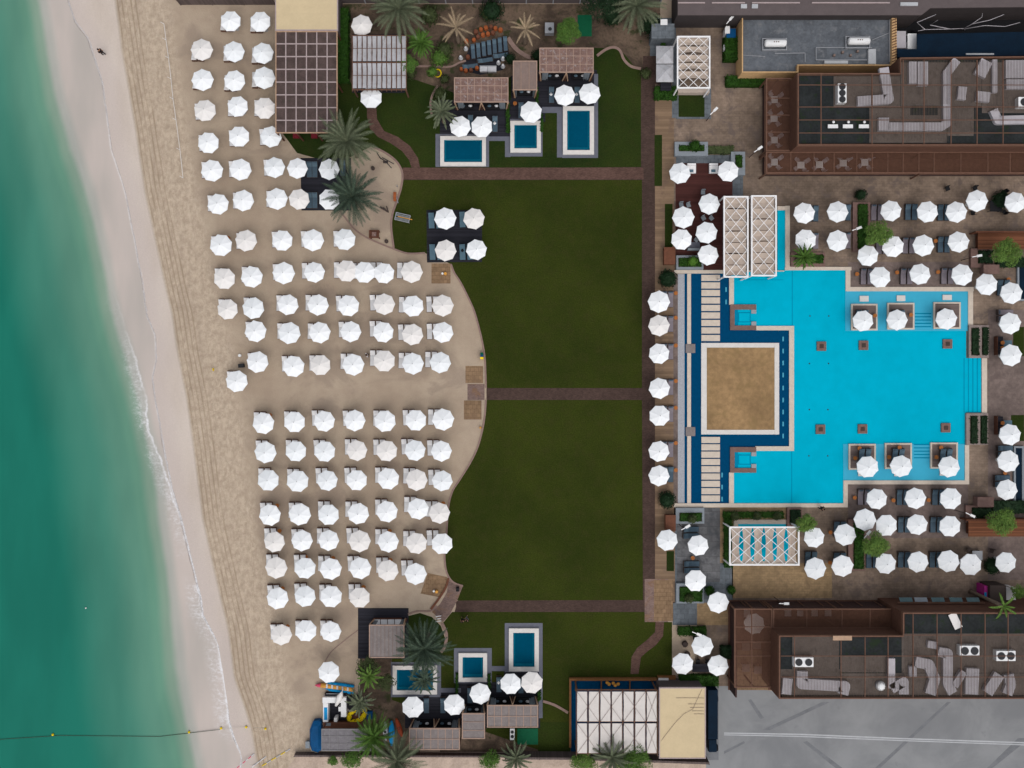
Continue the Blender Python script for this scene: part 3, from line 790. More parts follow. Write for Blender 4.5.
def umbrella(px, py, label, group, kind=None, zoff=0):
    if kind is None: kind = random.choice(('canopy_white','canopy_white','canopy_white','canopy_cool','canopy_cool'))
    o = UM[kind] if kind not in used else copy_tree(UM[kind]); used.add(kind)
    p = P(px, py, 2.3)
    o.location = (p.x, p.y, zoff); o.rotation_euler = (R(random.uniform(-2.5,2.5)), R(random.uniform(-2.5,2.5)), random.uniform(0, math.pi/4))
    s = random.uniform(.965,1.035); o.scale = (s,s,1)
    tag(o, label, 'umbrella', group); return o
def make_lounger(name, frame, cush, head, pillow):
    t = thing(name, 'lounger', 'sun lounger')
    f = MB(); w = .33
    f.box(-w,-.98,-w+.05,1.0,.2,.28); f.box(w-.05,-.98,w,1.0,.2,.28); f.box(-w+.05,-.98,w-.05,-.92,.2,.28); f.box(-w+.05,.90,w-.05,1.0,.2,.285)
    for i in range(9): f.box(-w+.05,-.8+i*.19,w-.05,-.72+i*.19,.235,.27)
    for x in (-w+.03,w-.03):
        for y in (-.85,.85): f.box(x-.03,y-.03,x+.03,y+.03,0,.2)
    f.build('frame', M[frame], t)
    c = MB(); c.box(-.30,-.94,.30,.30,.283,.37); c.build('mattress', M[cush], t)
    b = MB(); z0, z1 = .33,.56
    b.add([(-.30,.33,.30),(.30,.33,.30),(.30,.90,.50),(-.30,.90,.50),(-.30,.30,.385),(.30,.30,.385),(.30,.87,.585),(-.30,.87,.585)],
          [(3,2,1,0),(4,5,6,7),(0,1,5,4),(1,2,6,5),(2,3,7,6),(3,0,4,7)]); b.build('backrest', M[head], t)
    h = MB(); h.add([(-.22,.70,.535),(.22,.70,.535),(.22,.86,.59),(-.22,.86,.59),(-.2,.72,.60),(.2,.72,.60),(.2,.85,.645),(-.2,.85,.645)],
          [(3,2,1,0),(4,5,6,7),(0,1,5,4),(1,2,6,5),(2,3,7,6),(3,0,4,7)]); h.build('pillow', M[pillow], t)
    return t
LG = {'white':make_lounger('sun_lounger','wood_brown','cushion_grey','cushion_white','cushion_white'),
      'slate':make_lounger('sun_lounger','rattan_brown','cushion_slate','cushion_slate_pale','cushion_slate'),
      'blue':make_lounger('sun_lounger','rattan_black','cushion_blue','cushion_blue','cushion_blue'),
      'mauve':make_lounger('sun_lounger','rattan_brown','cushion_mauve','cushion_mauve','cushion_slate')}
usedL = set()
def lounger(px, py, rz, kind, label, group, z=0.0):
    o = LG[kind] if kind not in usedL else copy_tree(LG[kind]); usedL.add(kind)
    p = P(px, py, .3); o.location = (p.x, p.y, z); o.rotation_euler = (0,0,rz)
    tag(o, label, 'sun lounger', group); return o
def make_stool():
    t = thing('side_table', 'stool', 'side table')
    MB().cyl(0,0,.24,.40,.45,16).build('table_top', M['orange_wood'], t)
    m = MB()
    for i in range(3):
        a = 2.094*i; m.tube([(.2*math.cos(a),.2*math.sin(a),0),(.1*math.cos(a),.1*math.sin(a),.40)],.018,6)
    m.build('legs', M['orange_wood'], t); return t
STOOL = make_stool(); stool_n = [0]
def stool(px, py, label, group, z=0.0):
    o = STOOL if stool_n[0] == 0 else copy_tree(STOOL); stool_n[0] += 1
    p = P(px,py,.4); o.location = (p.x,p.y,z); tag(o, label, 'side table', group); return o
def make_chair():
    t = thing('patio_chair', 'chair', 'chair')
    MB().box(-.24,-.24,.24,.22,.38,.45).build('seat', M['rattan_black'], t)
    m = MB(); m.add([(-.25,.20,.42),(.25,.20,.42),(.25,.26,.42),(-.25,.26,.42),(-.23,.27,.86),(.23,.27,.86),(.23,.32,.86),(-.23,.32,.86)],
        [(3,2,1,0),(4,5,6,7),(0,1,5,4),(1,2,6,5),(2,3,7,6),(3,0,4,7)]); m.build('backrest', M['rattan_black'], t)
    m = MB()
    for x in (-.21,.21):
        for y in (-.21,.2): m.box(x-.02,y-.02,x+.02,y+.02,0,.38)
    m.build('legs', M['dark_steel'], t); return t
CH = make_chair(); ch_n = [0]
def chair(px, py, rz, label, group, z=0.0, mat='rattan_black'):
    o = CH if ch_n[0] == 0 else copy_tree(CH); ch_n[0] += 1
    p = P(px,py,.4); o.location = (p.x,p.y,z); o.rotation_euler = (0,0,rz); tag(o, label, 'chair', group)
    if mat:
        for c in o.children:
            if c.type == 'MESH' and c.name.startswith(('seat','backrest')):
                c.material_slots[0].link = 'OBJECT'; c.material_slots[0].material = M[mat]
    return o
def table(px, py, w, d, label, mat='metal_grey', group=None, z=0.0, h=.72, name='patio_table'):
    p = P(px,py,h); t = thing(name, label, 'table', (p.x,p.y,z), group)
    MB().box(p.x-w/2,p.y-d/2,p.x+w/2,p.y+d/2,z+h-.05,z+h).build('table_top', M[mat], t)
    m = MB()
    for sx in (-1,1):
        for sy in (-1,1): m.box(p.x+sx*(w/2-.08)-.03,p.y+sy*(d/2-.08)-.03,p.x+sx*(w/2-.08)+.03,p.y+sy*(d/2-.08)+.03,z,z+h-.05)
    m.build('legs', M['dark_steel'], t); return t

# ------------------------------------------------------------------ walls at the plot's edges
def wall(name, label, cat, pts, h, th, mat, cap=None):
    t = thing(name, label, cat, P(*pts[0])); m = MB(); c = MB()
    for a, b in zip(pts, pts[1:]):
        p, q = P(*a), P(*b); m.bar((p.x,p.y,h/2),(q.x,q.y,h/2), th, h)
        if cap: c.bar((p.x,p.y,h+.03),(q.x,q.y,h+.03), th+.08, .06)
    m.build('wall_panel', M[mat], t)
    if cap: c.build('wall_cap', M[cap], t)
    n = MB(); 
    for a, b in zip(pts, pts[1:]):
        k = max(1, int((P(*b)-P(*a)).length/3))
        for i in range(k+1):
            p = P(*a).lerp(P(*b), i/k); n.box(p.x-.07,p.y-th/2-.05,p.x+.07,p.y-th/2-.002,0,h*.98)
    n.build('fence_posts', M[cap or mat], t)
    return t
wall('wooden_fence', 'dark wooden fence at the top edge of the beach', 'fence', [(181,4.4),(276,4.4)], 2.0, .12, 'fence_wood')
wall('boundary_wall', 'plum grey wall along the top edge behind the planted beds', 'wall', [(339,2.6),(660,2.6)], 2.4, .2, 'wall_plum', 'metal_grey')
wall('boundary_wall', 'low brown wall behind the lower cabanas beside the sandy lane', 'wall', [(296,752.6),(505,753.4)], .9, .2, 'fence_wood')
wall('boundary_wall', 'grey brown wall below the dark lawn next to the white shade pergola', 'wall', [(505.5,752),(572,752.4),(706,757)], 1.7, .25, 'fence_wood')
t = thing('service_building', 'long plum grey building along the top right edge', 'building', P(860,10))
m = MB(); p = P(677.5,14.5,3.6)
pl = [P(677.5,14.5,3.6),P(921,14.5,3.6),P(930,7.5,3.6),P(1400,2,3.6),P(1400,-120,3.6),P(677.5,-120,3.6)]
m.prism([v.to_2d() for v in pl], 0, 3.6); m.build('wall', M['wall_plum_dark'], t)
m = MB(); m.prism([(v+Vector((0,-.12,0))).to_2d() if i in (1,2,3,0) else v.to_2d() for i,v in enumerate(pl)], 3.602, 3.75); m.build('roof', M['wall_plum'], t)
m = MB()
for a,b in ((678,705),(712,745),(752,800),(812,890)): m.pbox(a,2,b,3.2,3.752,3.84)
m.build('roof_flashing', M['lattice_pink'], t)
for q in ((900.5,2.2,918,5.6),(741,4,747,8),(752,4,758,8)): MB().pbox(*q,3.752,3.88).build('skylight', M['marking_white'], t)

# ------------------------------------------------------------------ pergolas
def lattice_pergola(label, r, z, nb, along, gaps, fabric, skips=(), nx=3, ny=5, frame='frame_white'):
    a,b,c,d = r; p = P(a,d,z); q = P(c,b,z); x0,y0,x1,y1 = p.x,p.y,q.x,q.y
    t = thing('shade_pergola', label, 'pergola', ((x0+x1)/2,(y0+y1)/2,0)); w = .16
    m = MB(); m.box(x0,y0,x1,y0+w,z-.2,z); m.box(x0,y1-w,x1,y1,z-.2,z); m.box(x0,y0+w,x0+w,y1-w,z-.2,z); m.box(x1-w,y0+w,x1,y1-w,z-.2,z)
    m.build('frame', M[frame], t)
    for x in (x0+w/2,x1-w/2):
        for y in (y0+w/2,y1-w/2): MB().box(x-.07,y-.07,x+.07,y+.07,0,z-.202).build('post', M[frame], t)
    m = MB(); W_, D_ = x1-x0-2*w, y1-y0-2*w; X, Y = x0+w, y0+w
    for i in range(-ny, nx+1):                     # two families of diagonals clipped to the frame
        for sg in (1,-1):
            ux = i*W_/nx; vx = ux+W_*ny/nx*1.0
            # parametrised line from (ux,0) to (ux+ny*W/nx, D)
            t0 = max(0, (0-ux)/(vx-ux)); t1 = min(1, (W_-ux)/(vx-ux))
            if t1-t0 < .02: continue
            xa, xb = ux+(vx-ux)*t0, ux+(vx-ux)*t1
            if sg < 0: xa, xb = W_-xa, W_-xb
            zz = z-.05-(.05 if sg<0 else 0)
            m.bar((X+xa,Y+D_*t0,zz),(X+xb,Y+D_*t1,zz),.055,.045)
    m.build('lattice', M[frame], t)
    for i in range(nb):
        if i in skips: continue
        g = gaps[i % len(gaps)]
        n = 8; vs = []; jag = [random.uniform(-.04,.04) for _ in range(4)]
        for k in range(n+1):
            u = k/n; sag = .16*math.sin(math.pi*u)**1; 
            bow = g*(.25+.75*math.sin(math.pi*u)**.8)
            if along == 'y':                       # bands stacked along y, spanning x
                ya = Y+D_*i/nb+bow; yb = Y+D_*(i+1)/nb
                xx = X+.05+(W_-.1)*u; vs += [(xx,ya,z-.28-sag*.4),(xx,(ya+yb)/2,z-.36-sag),(xx,yb-.01,z-.25-sag*.3)]
            else:
                xa = X+W_*i/nb+bow/2; xb = X+W_*(i+1)/nb-bow/2
                yy = Y+.05+(D_-.1)*u; vs += [(xa,yy,z-.28-sag*.4),((xa+xb)/2,yy,z-.36-sag),(xb,yy,z-.25-sag*.3)]
        fs = []
        for k in range(n):
            for j in (0,1):
                q4 = (k*3+j,(k+1)*3+j,(k+1)*3+j+1,k*3+j+1)
                fs.append(q4 if along=='y' else q4[::-1])
        mm = MB(); mm.add(vs, fs); mm.build('fabric_panel', M[fabric], t)
    return t
lattice_pergola('left white lattice shade with taupe fabric over the red deck', (723.6,196,748.6,277.5), 3.1, 7, 'y', [.15,.08], 'fabric_taupe', nx=2, ny=6)
lattice_pergola('right white lattice shade with taupe fabric over the narrow pool inlet', (751.2,195.2,776.8,276.2), 3.1, 7, 'y', [.08,.15], 'fabric_taupe', nx=2, ny=6)
lattice_pergola('wide white lattice shade with turquoise gaps over the small children\'s pool', (729.4,526.6,799.6,565.6), 3.1, 6, 'x', [.55], 'fabric_taupe', nx=5, ny=3)
lattice_pergola('white lattice shade with grey fabric beside the cafe umbrellas near the top wall', (677,35.8,710.4,88.4), 3.1, 6, 'y', [.35,.2], 'fabric_taupe', skips=(0,), nx=3, ny=5)
m = MB(); a = P(678,92.6,.9); 
tag(MB().pbox(678,89,709.5,92.6,.0,.9).build('bar_counter', M['fabric_taupe']), 'taupe bar counter below the white lattice shade near the top wall', 'counter')
# small pool under the wide shade
t = thing('children_pool', 'small turquoise pool under the wide white lattice shade', 'swimming pool', P(764,545))
MB().prect(738,524,790,561,.03).build('pool_floor', M['tile_turquoise'], t)
m = MB(); m.pbox(733.5,519.5,795,523.9,0,.13,0); m.pbox(733.5,561.2,795,565,0,.13,0); m.pbox(733.5,524,737.9,561.1,0,.13,0); m.pbox(790.2,524,795,561.1,0,.13,0); m.build('coping', M['coping'], t)
MB().prect(738,524,790,561,.10).build('water_surface', M['water'], t)
ground('paving_pool_side', 'slab_blue_grey', .008, (720,507.6,786,567))

def grid_pavilion(name, label, r, z, nx, ny, board, lat, posts, cat='pavilion', lw=.10, front=None, curtains=0, extra=None, edge='beam_light', wallmat=None, back=True, over=0.0):
    a,b,c,d = r; p = P(a,d,z); q = P(c,b,z); x0,y0,x1,y1 = p.x,p.y,q.x,q.y
    t = thing(name, label, cat, ((x0+x1)/2,(y0+y1)/2,0))
    MB().box(x0+.08,y0+.08,x1-.08,y1-.08,z-.10,z-.06).build('roof_panel', M[board], t)
    m = MB()
    for i in range(1,nx): x = x0+(x1-x0)*i/nx; m.box(x-lw/2,y0+.1,x+lw/2,y1-.1,z-.058,z-.012)
    for j in range(1,ny): y = y0+(y1-y0)*j/ny; m.box(x0+.1,y-lw/2,x1-.1,y+lw/2,z-.054,z-.004)
    m.build('lattice', M[lat], t)
    m = MB(); e=.11; m.box(x0,y0,x1,y0+e,z-.18,z); m.box(x0,y1-e,x1,y1,z-.18,z); m.box(x0,y0+e,x0+e,y1-e,z-.18,z); m.box(x1-e,y0+e,x1,y1-e,z-.18,z); m.build('beam', M[edge], t)
    for u,v in posts:
        x = x0+.1+(x1-x0-.2)*u; y = y0+.1+(y1-y0-.2)*v
        MB().box(x-.08,y-.08,x+.08,y+.08,0,z-.182).build('post', M['wood_brown'], t)
    if front:
        yb = y1-.2 if front=='S' else y0+.2; yf = y0 if front=='S' else y1; sg = -1 if front=='S' else 1
        if back: MB().box(x0+.2,yb-.04,x1-.2,yb+.04,0,z-.19).build('back_wall', M[wallmat or 'wood_brown'], t)
        for u in ([0,1] if curtains==2 else [0,.5,1]):
            x = x0+(x1-x0)*u
            # raking brackets that carry the roof's front edge
            mm = MB(); mm.bar((x+(.22 if u==0 else -.22 if u==1 else .3), yf-sg*.12, .06),(x+(.05 if u==0 else -.05 if u==1 else 0), yf-.02*sg, z-.2),.26,.12)
            if u==.5: mm.bar((x-.3, yf-sg*.12, .06),(x, yf-.02*sg, z-.2),.24,.115)
            mm.build('bracket', M['timber_tan'], t)
        for u0,u1 in ((.06,.17),(.83,.94)):
            xa = x0+(x1-x0)*u0; xb = x0+(x1-x0)*u1; n=10; vs=[]
            for k in range(n+1):
                x = xa+(xb-xa)*k/n; y = yf-sg*.15+.05*math.sin(k*2.4)
                vs += [(x,y,.05),(x,y,z-.2)]
            mm = MB(); mm.add(vs,[(2*k,2*k+2,2*k+3,2*k+1) for k in range(n)]); mm.build('curtain', M['curtain'], t)
    return t
SQ = [(0,0),(1,0),(0,1),(1,1)]
grid_pavilion('beach_bar', 'large brown pavilion roof with pale grid of beams beside the beach', (275.4,31,337.4,133), 3.4, 6, 8, 'roof_board', 'lattice_pink', SQ+[(0,.5),(1,.5),(.33,0),(.66,0)], lw=.13, edge='timber_tan')
m = MB(); m.pbox(277,36,333,128,0,.012,0); struct(m.build('bar_floor', M['deck_dark']))
for i,(x,side) in enumerate(((297,'left'),(315,'right'))):
    t = thing('red_bench', f'dark red seat under the front edge of the brown beach pavilion, {side} of two', 'bench', P(x,137), 'red benches')
    MB().pbox(x-3,134.5,x+3,139,.15,.5,0).build('seat', M['bench_red'], t); MB().pbox(x-3,133.4,x+3,134.4,.15,.9,0).build('backrest', M['bench_red'], t)
    MB().pbox(x-2.5,135,x+2.5,138.5,.0,.149,0).build('plinth', M['wood_brown'], t)
def flat_canopy(label, r, z, mat='beige_roof', ribs=0, name='flat_canopy'):
    a,b,c,d = r; p = P(a,d,z); q = P(c,b,z); x0,y0,x1,y1 = p.x,p.y,q.x,q.y
    t = thing(name, label, 'canopy', ((x0+x1)/2,(y0+y1)/2,0))
    m = MB(); n=10
    vs=[]
    for j in range(n+1):
        for i in range(n+1):
            u,v=i/n,j/n; vs.append((x0+.12+(x1-x0-.24)*u,y0+.12+(y1-y0-.24)*v,z+.01-.05*math.sin(math.pi*v*6)**2*.3-.06*math.sin(math.pi*u)*math.sin(math.pi*v)))
    m.add(vs,[(j*(n+1)+i,j*(n+1)+i+1,(j+1)*(n+1)+i+1,(j+1)*(n+1)+i) for j in range(n) for i in range(n)])
    m.build('roof_sheet', M[mat], t)
    m=MB(); e=.12; m.box(x0,y0,x1,y0+e,z-.2,z+.03); m.box(x0,y1-e,x1,y1,z-.2,z+.03); m.box(x0,y0+e,x0+e,y1-e,z-.2,z+.03); m.box(x1-e,y0+e,x1,y1-e,z-.2,z+.03); m.build('roof_frame', M['lattice_pink'], t)
    m=MB(); m.box(x0+.2,y0+.2,x1-.2,y1-.2,0,z-.21); m.build('wall', M['wall_plum'], t)
    return t
flat_canopy('flat cream roof at the top end of the large brown beach pavilion', (275.2,-14,338,30.6), 3.5)
t = flat_canopy('flat cream roof at bottom right of the lawn, beside the white shade', (659,687.4,705.8,758.6), 3.5)
m = MB()
cr = [(661,741),(668,732),(676,722),(684,714),(693,709),(696,702),(702,689)]
for a,b in zip(cr,cr[1:]):
    p = P(*a,3.52); q = P(*b,3.52); m.bar((p.x,p.y,3.525),(q.x,q.y,3.525),.035,.012)
for yy,xa in ((698,676),(704,688),(707.5,690),(711,692),(714,694)):
    p=P(xa,yy,3.52); q=P(704,yy,3.52); m.bar((p.x,p.y,3.522),(q.x,q.y,3.522),.04,.01)
m.build('roof_seam', M['board_umber'], t)

# pale slatted roof near the top (two rows of pale fabric panels between brown rafters)
def slat_roof(label, r, z, nx, rows, fabric, beam, cross=False, gap=.06):
    a,b,c,d = r; p = P(a,d,z); q = P(c,b,z); x0,y0,x1,y1 = p.x,p.y,q.x,q.y
    t = thing('shade_pergola', label, 'pergola', ((x0+x1)/2,(y0+y1)/2,0))
    for u,v in SQ: 
        x=x0+.1+(x1-x0-.2)*u; y=y0+.1+(y1-y0-.2)*v; MB().box(x-.08,y-.08,x+.08,y+.08,0,z-.18).build('post', M[beam], t)
    m = MB()
    for i in range(nx+1):
        x = x0+(x1-x0)*i/nx; m.box(x-.035,y0-.25,x+.035,y1+.02,z-.16,z-.02)
    for j in range(rows+1):
        y = y0+(y1-y0)*j/rows; m.box(x0-.04,y-.06,x1+.04,y+.06,z-.30,z-.162)
    m.build('rafters', M[beam], t)
    for j in range(rows):
        ya = y0+(y1-y0)*j/rows+.12; yb = y0+(y1-y0)*(j+1)/rows-.12
        for i in range(nx):
            xa = x0+(x1-x0)*i/nx+gap*random.uniform(.7,1.3)+.035; xb = x0+(x1-x0)*(i+1)/nx-gap*random.uniform(.7,1.3)-.035
            n=6; vs=[]
            for k in range(n+1):
                y = ya+(yb-ya)*k/n; s_=(.03 if cross else .10)*math.sin(math.pi*k/n); zo = .10 if cross else 0; vs += [(xa+random.uniform(-.02,.02),y,z-.06-s_+zo),((xa+xb)/2,y,z-.09-s_*1.2+zo*1.3),(xb+random.uniform(-.02,.02),y,z-.06-s_+zo)]
            mm=MB(); mm.add(vs,[f for k in range(n) for f in ((k*3,k*3+1,k*3+4,k*3+3),(k*3+1,k*3+2,k*3+5,k*3+4))]); mm.build('fabric_panel', M[fabric], t)
    if cross:
        m = MB()
        for j in range(rows):
            ya = y0+(y1-y0)*j/rows; yb = y0+(y1-y0)*(j+1)/rows
            for i in range(0,nx,2):
                xa=x0+(x1-x0)*i/nx; xb=x0+(x1-x0)*min(nx,i+2)/nx
                m.bar((xa,ya,z+.10),(xb,yb,z+.10),.028,.02); m.bar((xb,ya,z+.125),(xa,yb,z+.125),.028,.02)
        m.build('cross_wires', M[beam], t)
    else:
        m = MB()
        for j in range(rows):
            y = y0+(y1-y0)*(j+.5)/rows; m.box(x0,y-.025,x1,y+.025,z-.018,z+.02)
        m.build('cross_bar', M[beam], t)
    return t
slat_roof('pale fabric roof between brown rafters near the top, next to a palm', (352.2,34.8,406.2,89), 3.0, 11, 2, 'fabric_pale_grey', 'beam_brown', gap=.03)
slat_roof('wide white fabric shade with brown cross wires at the bottom, beside cream roof', (576.4,690.5,657.6,754), 3.3, 7, 2, 'fabric_offwhite', 'beam_brown', True, gap=.07)
ground('shade_floor', 'deck_dark', .020, (352,34,405,93))
t = thing('blue_lounge', 'deep blue lounge pool with brown timber rim beside the white fabric shade', 'pool', P(610,700))
MB().prect(571,679.5,656,752,.03).build('lounge_floor', M['tile_deep_blue'], t)
m = MB(); m.pbox(569,677,656,679.4,0,.5,0); m.pbox(569,679.5,571,746,0,.5,0); m.pbox(575,679.5,576,690,0,.4,0); m.pbox(600.6,679.5,601.6,690,0,.4,0); m.pbox(629,679.5,630,690,0,.4,0); m.build('timber_rim', M['wood_orange'], t)
m = MB(); [m.ball((P(x,y).x,P(x,y).y,.2),.22,.22,.14,10,6) for x,y in ((607,682),(613,682.5),(618,683.4),(609,683.6),(615,684.6))]; m.build('floating_balls', M['paint_orange'], t)
MB().pbox(657,675,675,686,0,.45,0).build('timber_deck', M['wood_orange'], t)
tag(MB().pbox(658.5,678.4,668.6,681.6,.452,.62).build('bench_cushion', M['canopy_cream']), 'pale cushion on the small orange timber deck above the cream roof', 'cushion')
t = thing('service_truck', 'dark blue truck parked in the strip between cream roof and concrete yard', 'truck', P(712,720))
MB().pbox(707.5,689,717,738,.5,2.0,1.6).build('cargo_bed', M['canvas_navy'], t)
MB().pbox(708.5,739,716,751,.4,1.9,1.6).build('cab', M['canvas_navy'], t); MB().pbox(709.3,737.9,715.2,738.9,1.1,1.75,1.6).build('windscreen', M['roof_dark'], t)
for x in (708.2,715.6):
    for y in (697,746):
        p = P(x,y); m = MB(); m.tube([(p.x-.12,p.y,.42),(p.x+.12,p.y,.42)],.4,14); m.build('wheel', M['cloth_black'], t)
ground('truck_strip', 'tar', .012, (706,686,718.5,760))

# ------------------------------------------------------------------ cabanas with plunge pools
ground('cabana_deck', 'deck_dark', .026, [(440,100),(511,100),(511,76),(537,76),(537,70),(597,70),(597,108),(562,108),(562,122),(541,122),(541,122),(510,122),(510,137),(440,137)])
ground('cabana_deck_south', 'deck_dark', .026, [(405,692),(455,692),(455,682),(504,682),(504,670),(540,670),(540,728),(405,728)])
ground('pool_surround', 'granite_grey', .030, (435.5,134,489,167),(486,136.5,510,141),(505,137,510.5,157),(510,119,542.5,156.5),(542,107,562,113),(557,107,562,157.5),(562,106,598,158),(594,74,598,107))
ground('pool_surround_south', 'granite_grey', .030, (391,662,441,697),(436,688,461,692.5),(454,648,491.8,683),(491,666,506,671),(504.8,623,542.6,672),(538.8,671,542.6,718))
def plunge(label, r, bord, fill=0):
    a,b,c,d = r; t = thing('plunge_pool', label, 'plunge pool', P((a+c)/2,(b+d)/2), 'plunge pools of the cabanas')
    m = MB(); w=bord; m.pbox(a,b,c,b+w,0,.3,0); m.pbox(a,d-w,c,d,0,.3,0); m.pbox(a,b+w,a+w,d-w,0,.3,0); m.pbox(c-w,b+w,c,d-w,0,.3,0); m.build('coping', M['coping_white'], t)
    MB().prect(a+w,b+w,c-w,d-w,.05).build('pool_floor', M['tile_plunge'], t)
    m = MB(); q=2.0; m.prect(a+w,b+w,a+w+q,d-w,.09); m.prect(c-w-q,b+w,c-w,d-w,.09); m.prect(a+w+q,d-w-q*1.6,c-w-q,d-w,.09); m.build('underwater_bench', M['tile_plunge_step'], t)
    MB().prect(a+w,b+w,c-w,d-w,.22).build('water_surface', M['water'], t)
plunge('plunge pool at left of the three above the lawn, below two white umbrellas', (440.4,136.7,486,166.5), 3.8)
plunge('small square plunge pool, middle of the three above the lawn', (510.3,121.5,540.8,153), 4)
plunge('tall plunge pool, rightmost of the three above the lawn', (562.8,107,593.8,155), 4.2)
plunge('plunge pool partly under a palm at the lower left cabana', (393,665,437.2,693.6), 4)
plunge('small square plunge pool between the lower cabanas\' left and right pools', (458.7,652.5,487.2,681), 4)
plunge('tall plunge pool at the lower cabanas, standing highest on the lawn', (508.9,627.8,538.8,670.6), 4.3)
ground('planter_grass', 'lawn_green', .034, (490.8,141,505,167),(545.2,113,557,157))
hedge(506,105,510,133,.5,'narrow green hedge between left and middle cabana decks above the lawn')
hedge(535.5,88,538.5,104,.5,'short narrow hedge beside the middle cabana roof above the lawn')
hedge(540,115,543,132,.5,'short narrow hedge right of the middle plunge pool above the lawn')
hedge(455.5,673,458.3,708,.5,'narrow hedge left of the small square lower plunge pool')
hedge(487.6,674,490.8,697,.5,'narrow hedge right of the small square lower plunge pool')
hedge(537,690,541,700,.5,'tiny hedge at right of the lower right cabana deck')
CP = [(0,1),(.5,1),(1,1)]
grid_pavilion('cabana', 'reddish weathered cabana roof, left of the three above the lawn', (454,77.3,508.4,102.2), 2.9, 8, 3, 'board_weathered', 'beam_light', CP+[(0,0),(1,0),(.5,0)], 'cabana', .07, 'S', 3)
grid_pavilion('cabana', 'narrow umber cabana roof, middle of the three above the lawn', (512.9,60.6,537.2,90), 2.9, 3, 1, 'board_umber', 'beam_light', [(0,1),(1,1),(0,0),(1,0)], 'cabana', .05, 'S', 2)
grid_pavilion('cabana', 'reddish weathered cabana roof, rightmost of the three above the lawn', (539.4,47.6,593.7,72.4), 2.9, 8, 3, 'board_weathered', 'beam_light', CP+[(0,0),(1,0),(.5,0)], 'cabana', .07, 'S', 3)
grid_pavilion('cabana', 'grey brown cabana roof, leftmost of the three at the bottom', (409,728.3,459.8,750), 2.9, 7, 2, 'board_greyish', 'beam_light', [(0,0),(1,0),(0,1),(1,1),(.5,1)], 'cabana', .07, 'N', 3)
grid_pavilion('cabana', 'narrow grey brown cabana roof between two wider ones at the bottom', (462,713.4,485,739), 2.9, 1, 3, 'board_greyish', 'beam_light', SQ, 'cabana', .05, 'N', 2)
grid_pavilion('cabana', 'grey brown cabana roof, rightmost of the three at the bottom', (487,705.2,538.2,727.6), 2.9, 7, 2, 'board_greyish', 'beam_light', [(0,0),(1,0),(0,1),(1,1),(.5,1)], 'cabana', .07, 'N', 3)
grid_pavilion('cabana', 'single ribbed cabana roof on the dark deck beside the lower beach', (369,624.8,404.4,658), 2.9, 9, 1, 'board_greyish', 'board_umber', SQ, 'cabana', .04, 'N', 2)
ground('cabana_deck_west', 'deck_dark', .024, (358,608,408.6,658.5))
t = thing('day_bed', 'white cushioned day bed under the ribbed cabana on the dark deck', 'day bed', P(388,627))
MB().pbox(374,617.5,402,632,.1,.45,0).build('base', M['wood_brown'], t); 
for i in range(4): MB().pbox(374.6+i*7,618.3,380.8+i*7,631.5,.452,.62,0).build('cushion', M['cushion_white'], t)
ground('platform_lawn', 'deck_dark', .024, [(426.5,210),(482,210),(482,262),(427,262.5)])
ground('sunbed_gap_shade', 'deck_dark', .010, [(470,46),(506,36),(510,58),(500,62),(503,70),(480,75),(462,70),(466,56)])  # dark sheet added under the stored sunbeds, paints the shade in their gaps
ground('platform_beach', 'deck_dark', .024, [(300.5,158),(351,158),(351,210.5),(301.5,210.5)])
# sofas under the cabanas
def sofa(px,py,w,label,face):
    p = P(px,py); t = thing('sofa', label, 'sofa', p, 'sofas in the cabanas'); sg = -1 if face=='S' else 1
    MB().box(p.x-w/2,p.y-.4,p.x+w/2,p.y+.4,.06,.4).build('seat', M['rattan_black'], t)
    MB().box(p.x-w/2,p.y-sg*.4-.1,p.x+w/2,p.y-sg*.4+.1,.402,.8).build('backrest', M['rattan_black'], t)
    for s_ in (-.5,.5): 
        q = p.x+s_*w*.5; MB().ball((q,p.y+sg*.02,.5),.24,.16,.18).build('pillow', M['cushion_slate_pale' if s_<0 else 'cushion_grey'], t, True)
for x,y,l,f in ((467,107,'dark sofa under the left half of the left upper cabana','S'),(493,107,'dark sofa under the right half of the left upper cabana','S'),(525,93,'dark sofa under the narrow upper cabana','S'),(553,77,'dark sofa under the left half of the right upper cabana','S'),(579,77,'dark sofa under the right half of the right upper cabana','S'),
                (424,722,'dark sofa under left half of leftmost bottom cabana','N'),(446,722,'dark sofa under right half of leftmost bottom cabana','N'),(473.5,708,'dark sofa under the narrow bottom cabana','N'),(501,700,'dark sofa under left half of rightmost bottom cabana','N'),(524,700,'dark sofa under right half of rightmost bottom cabana','N')):
    sofa(x,y,1.7,l,f)
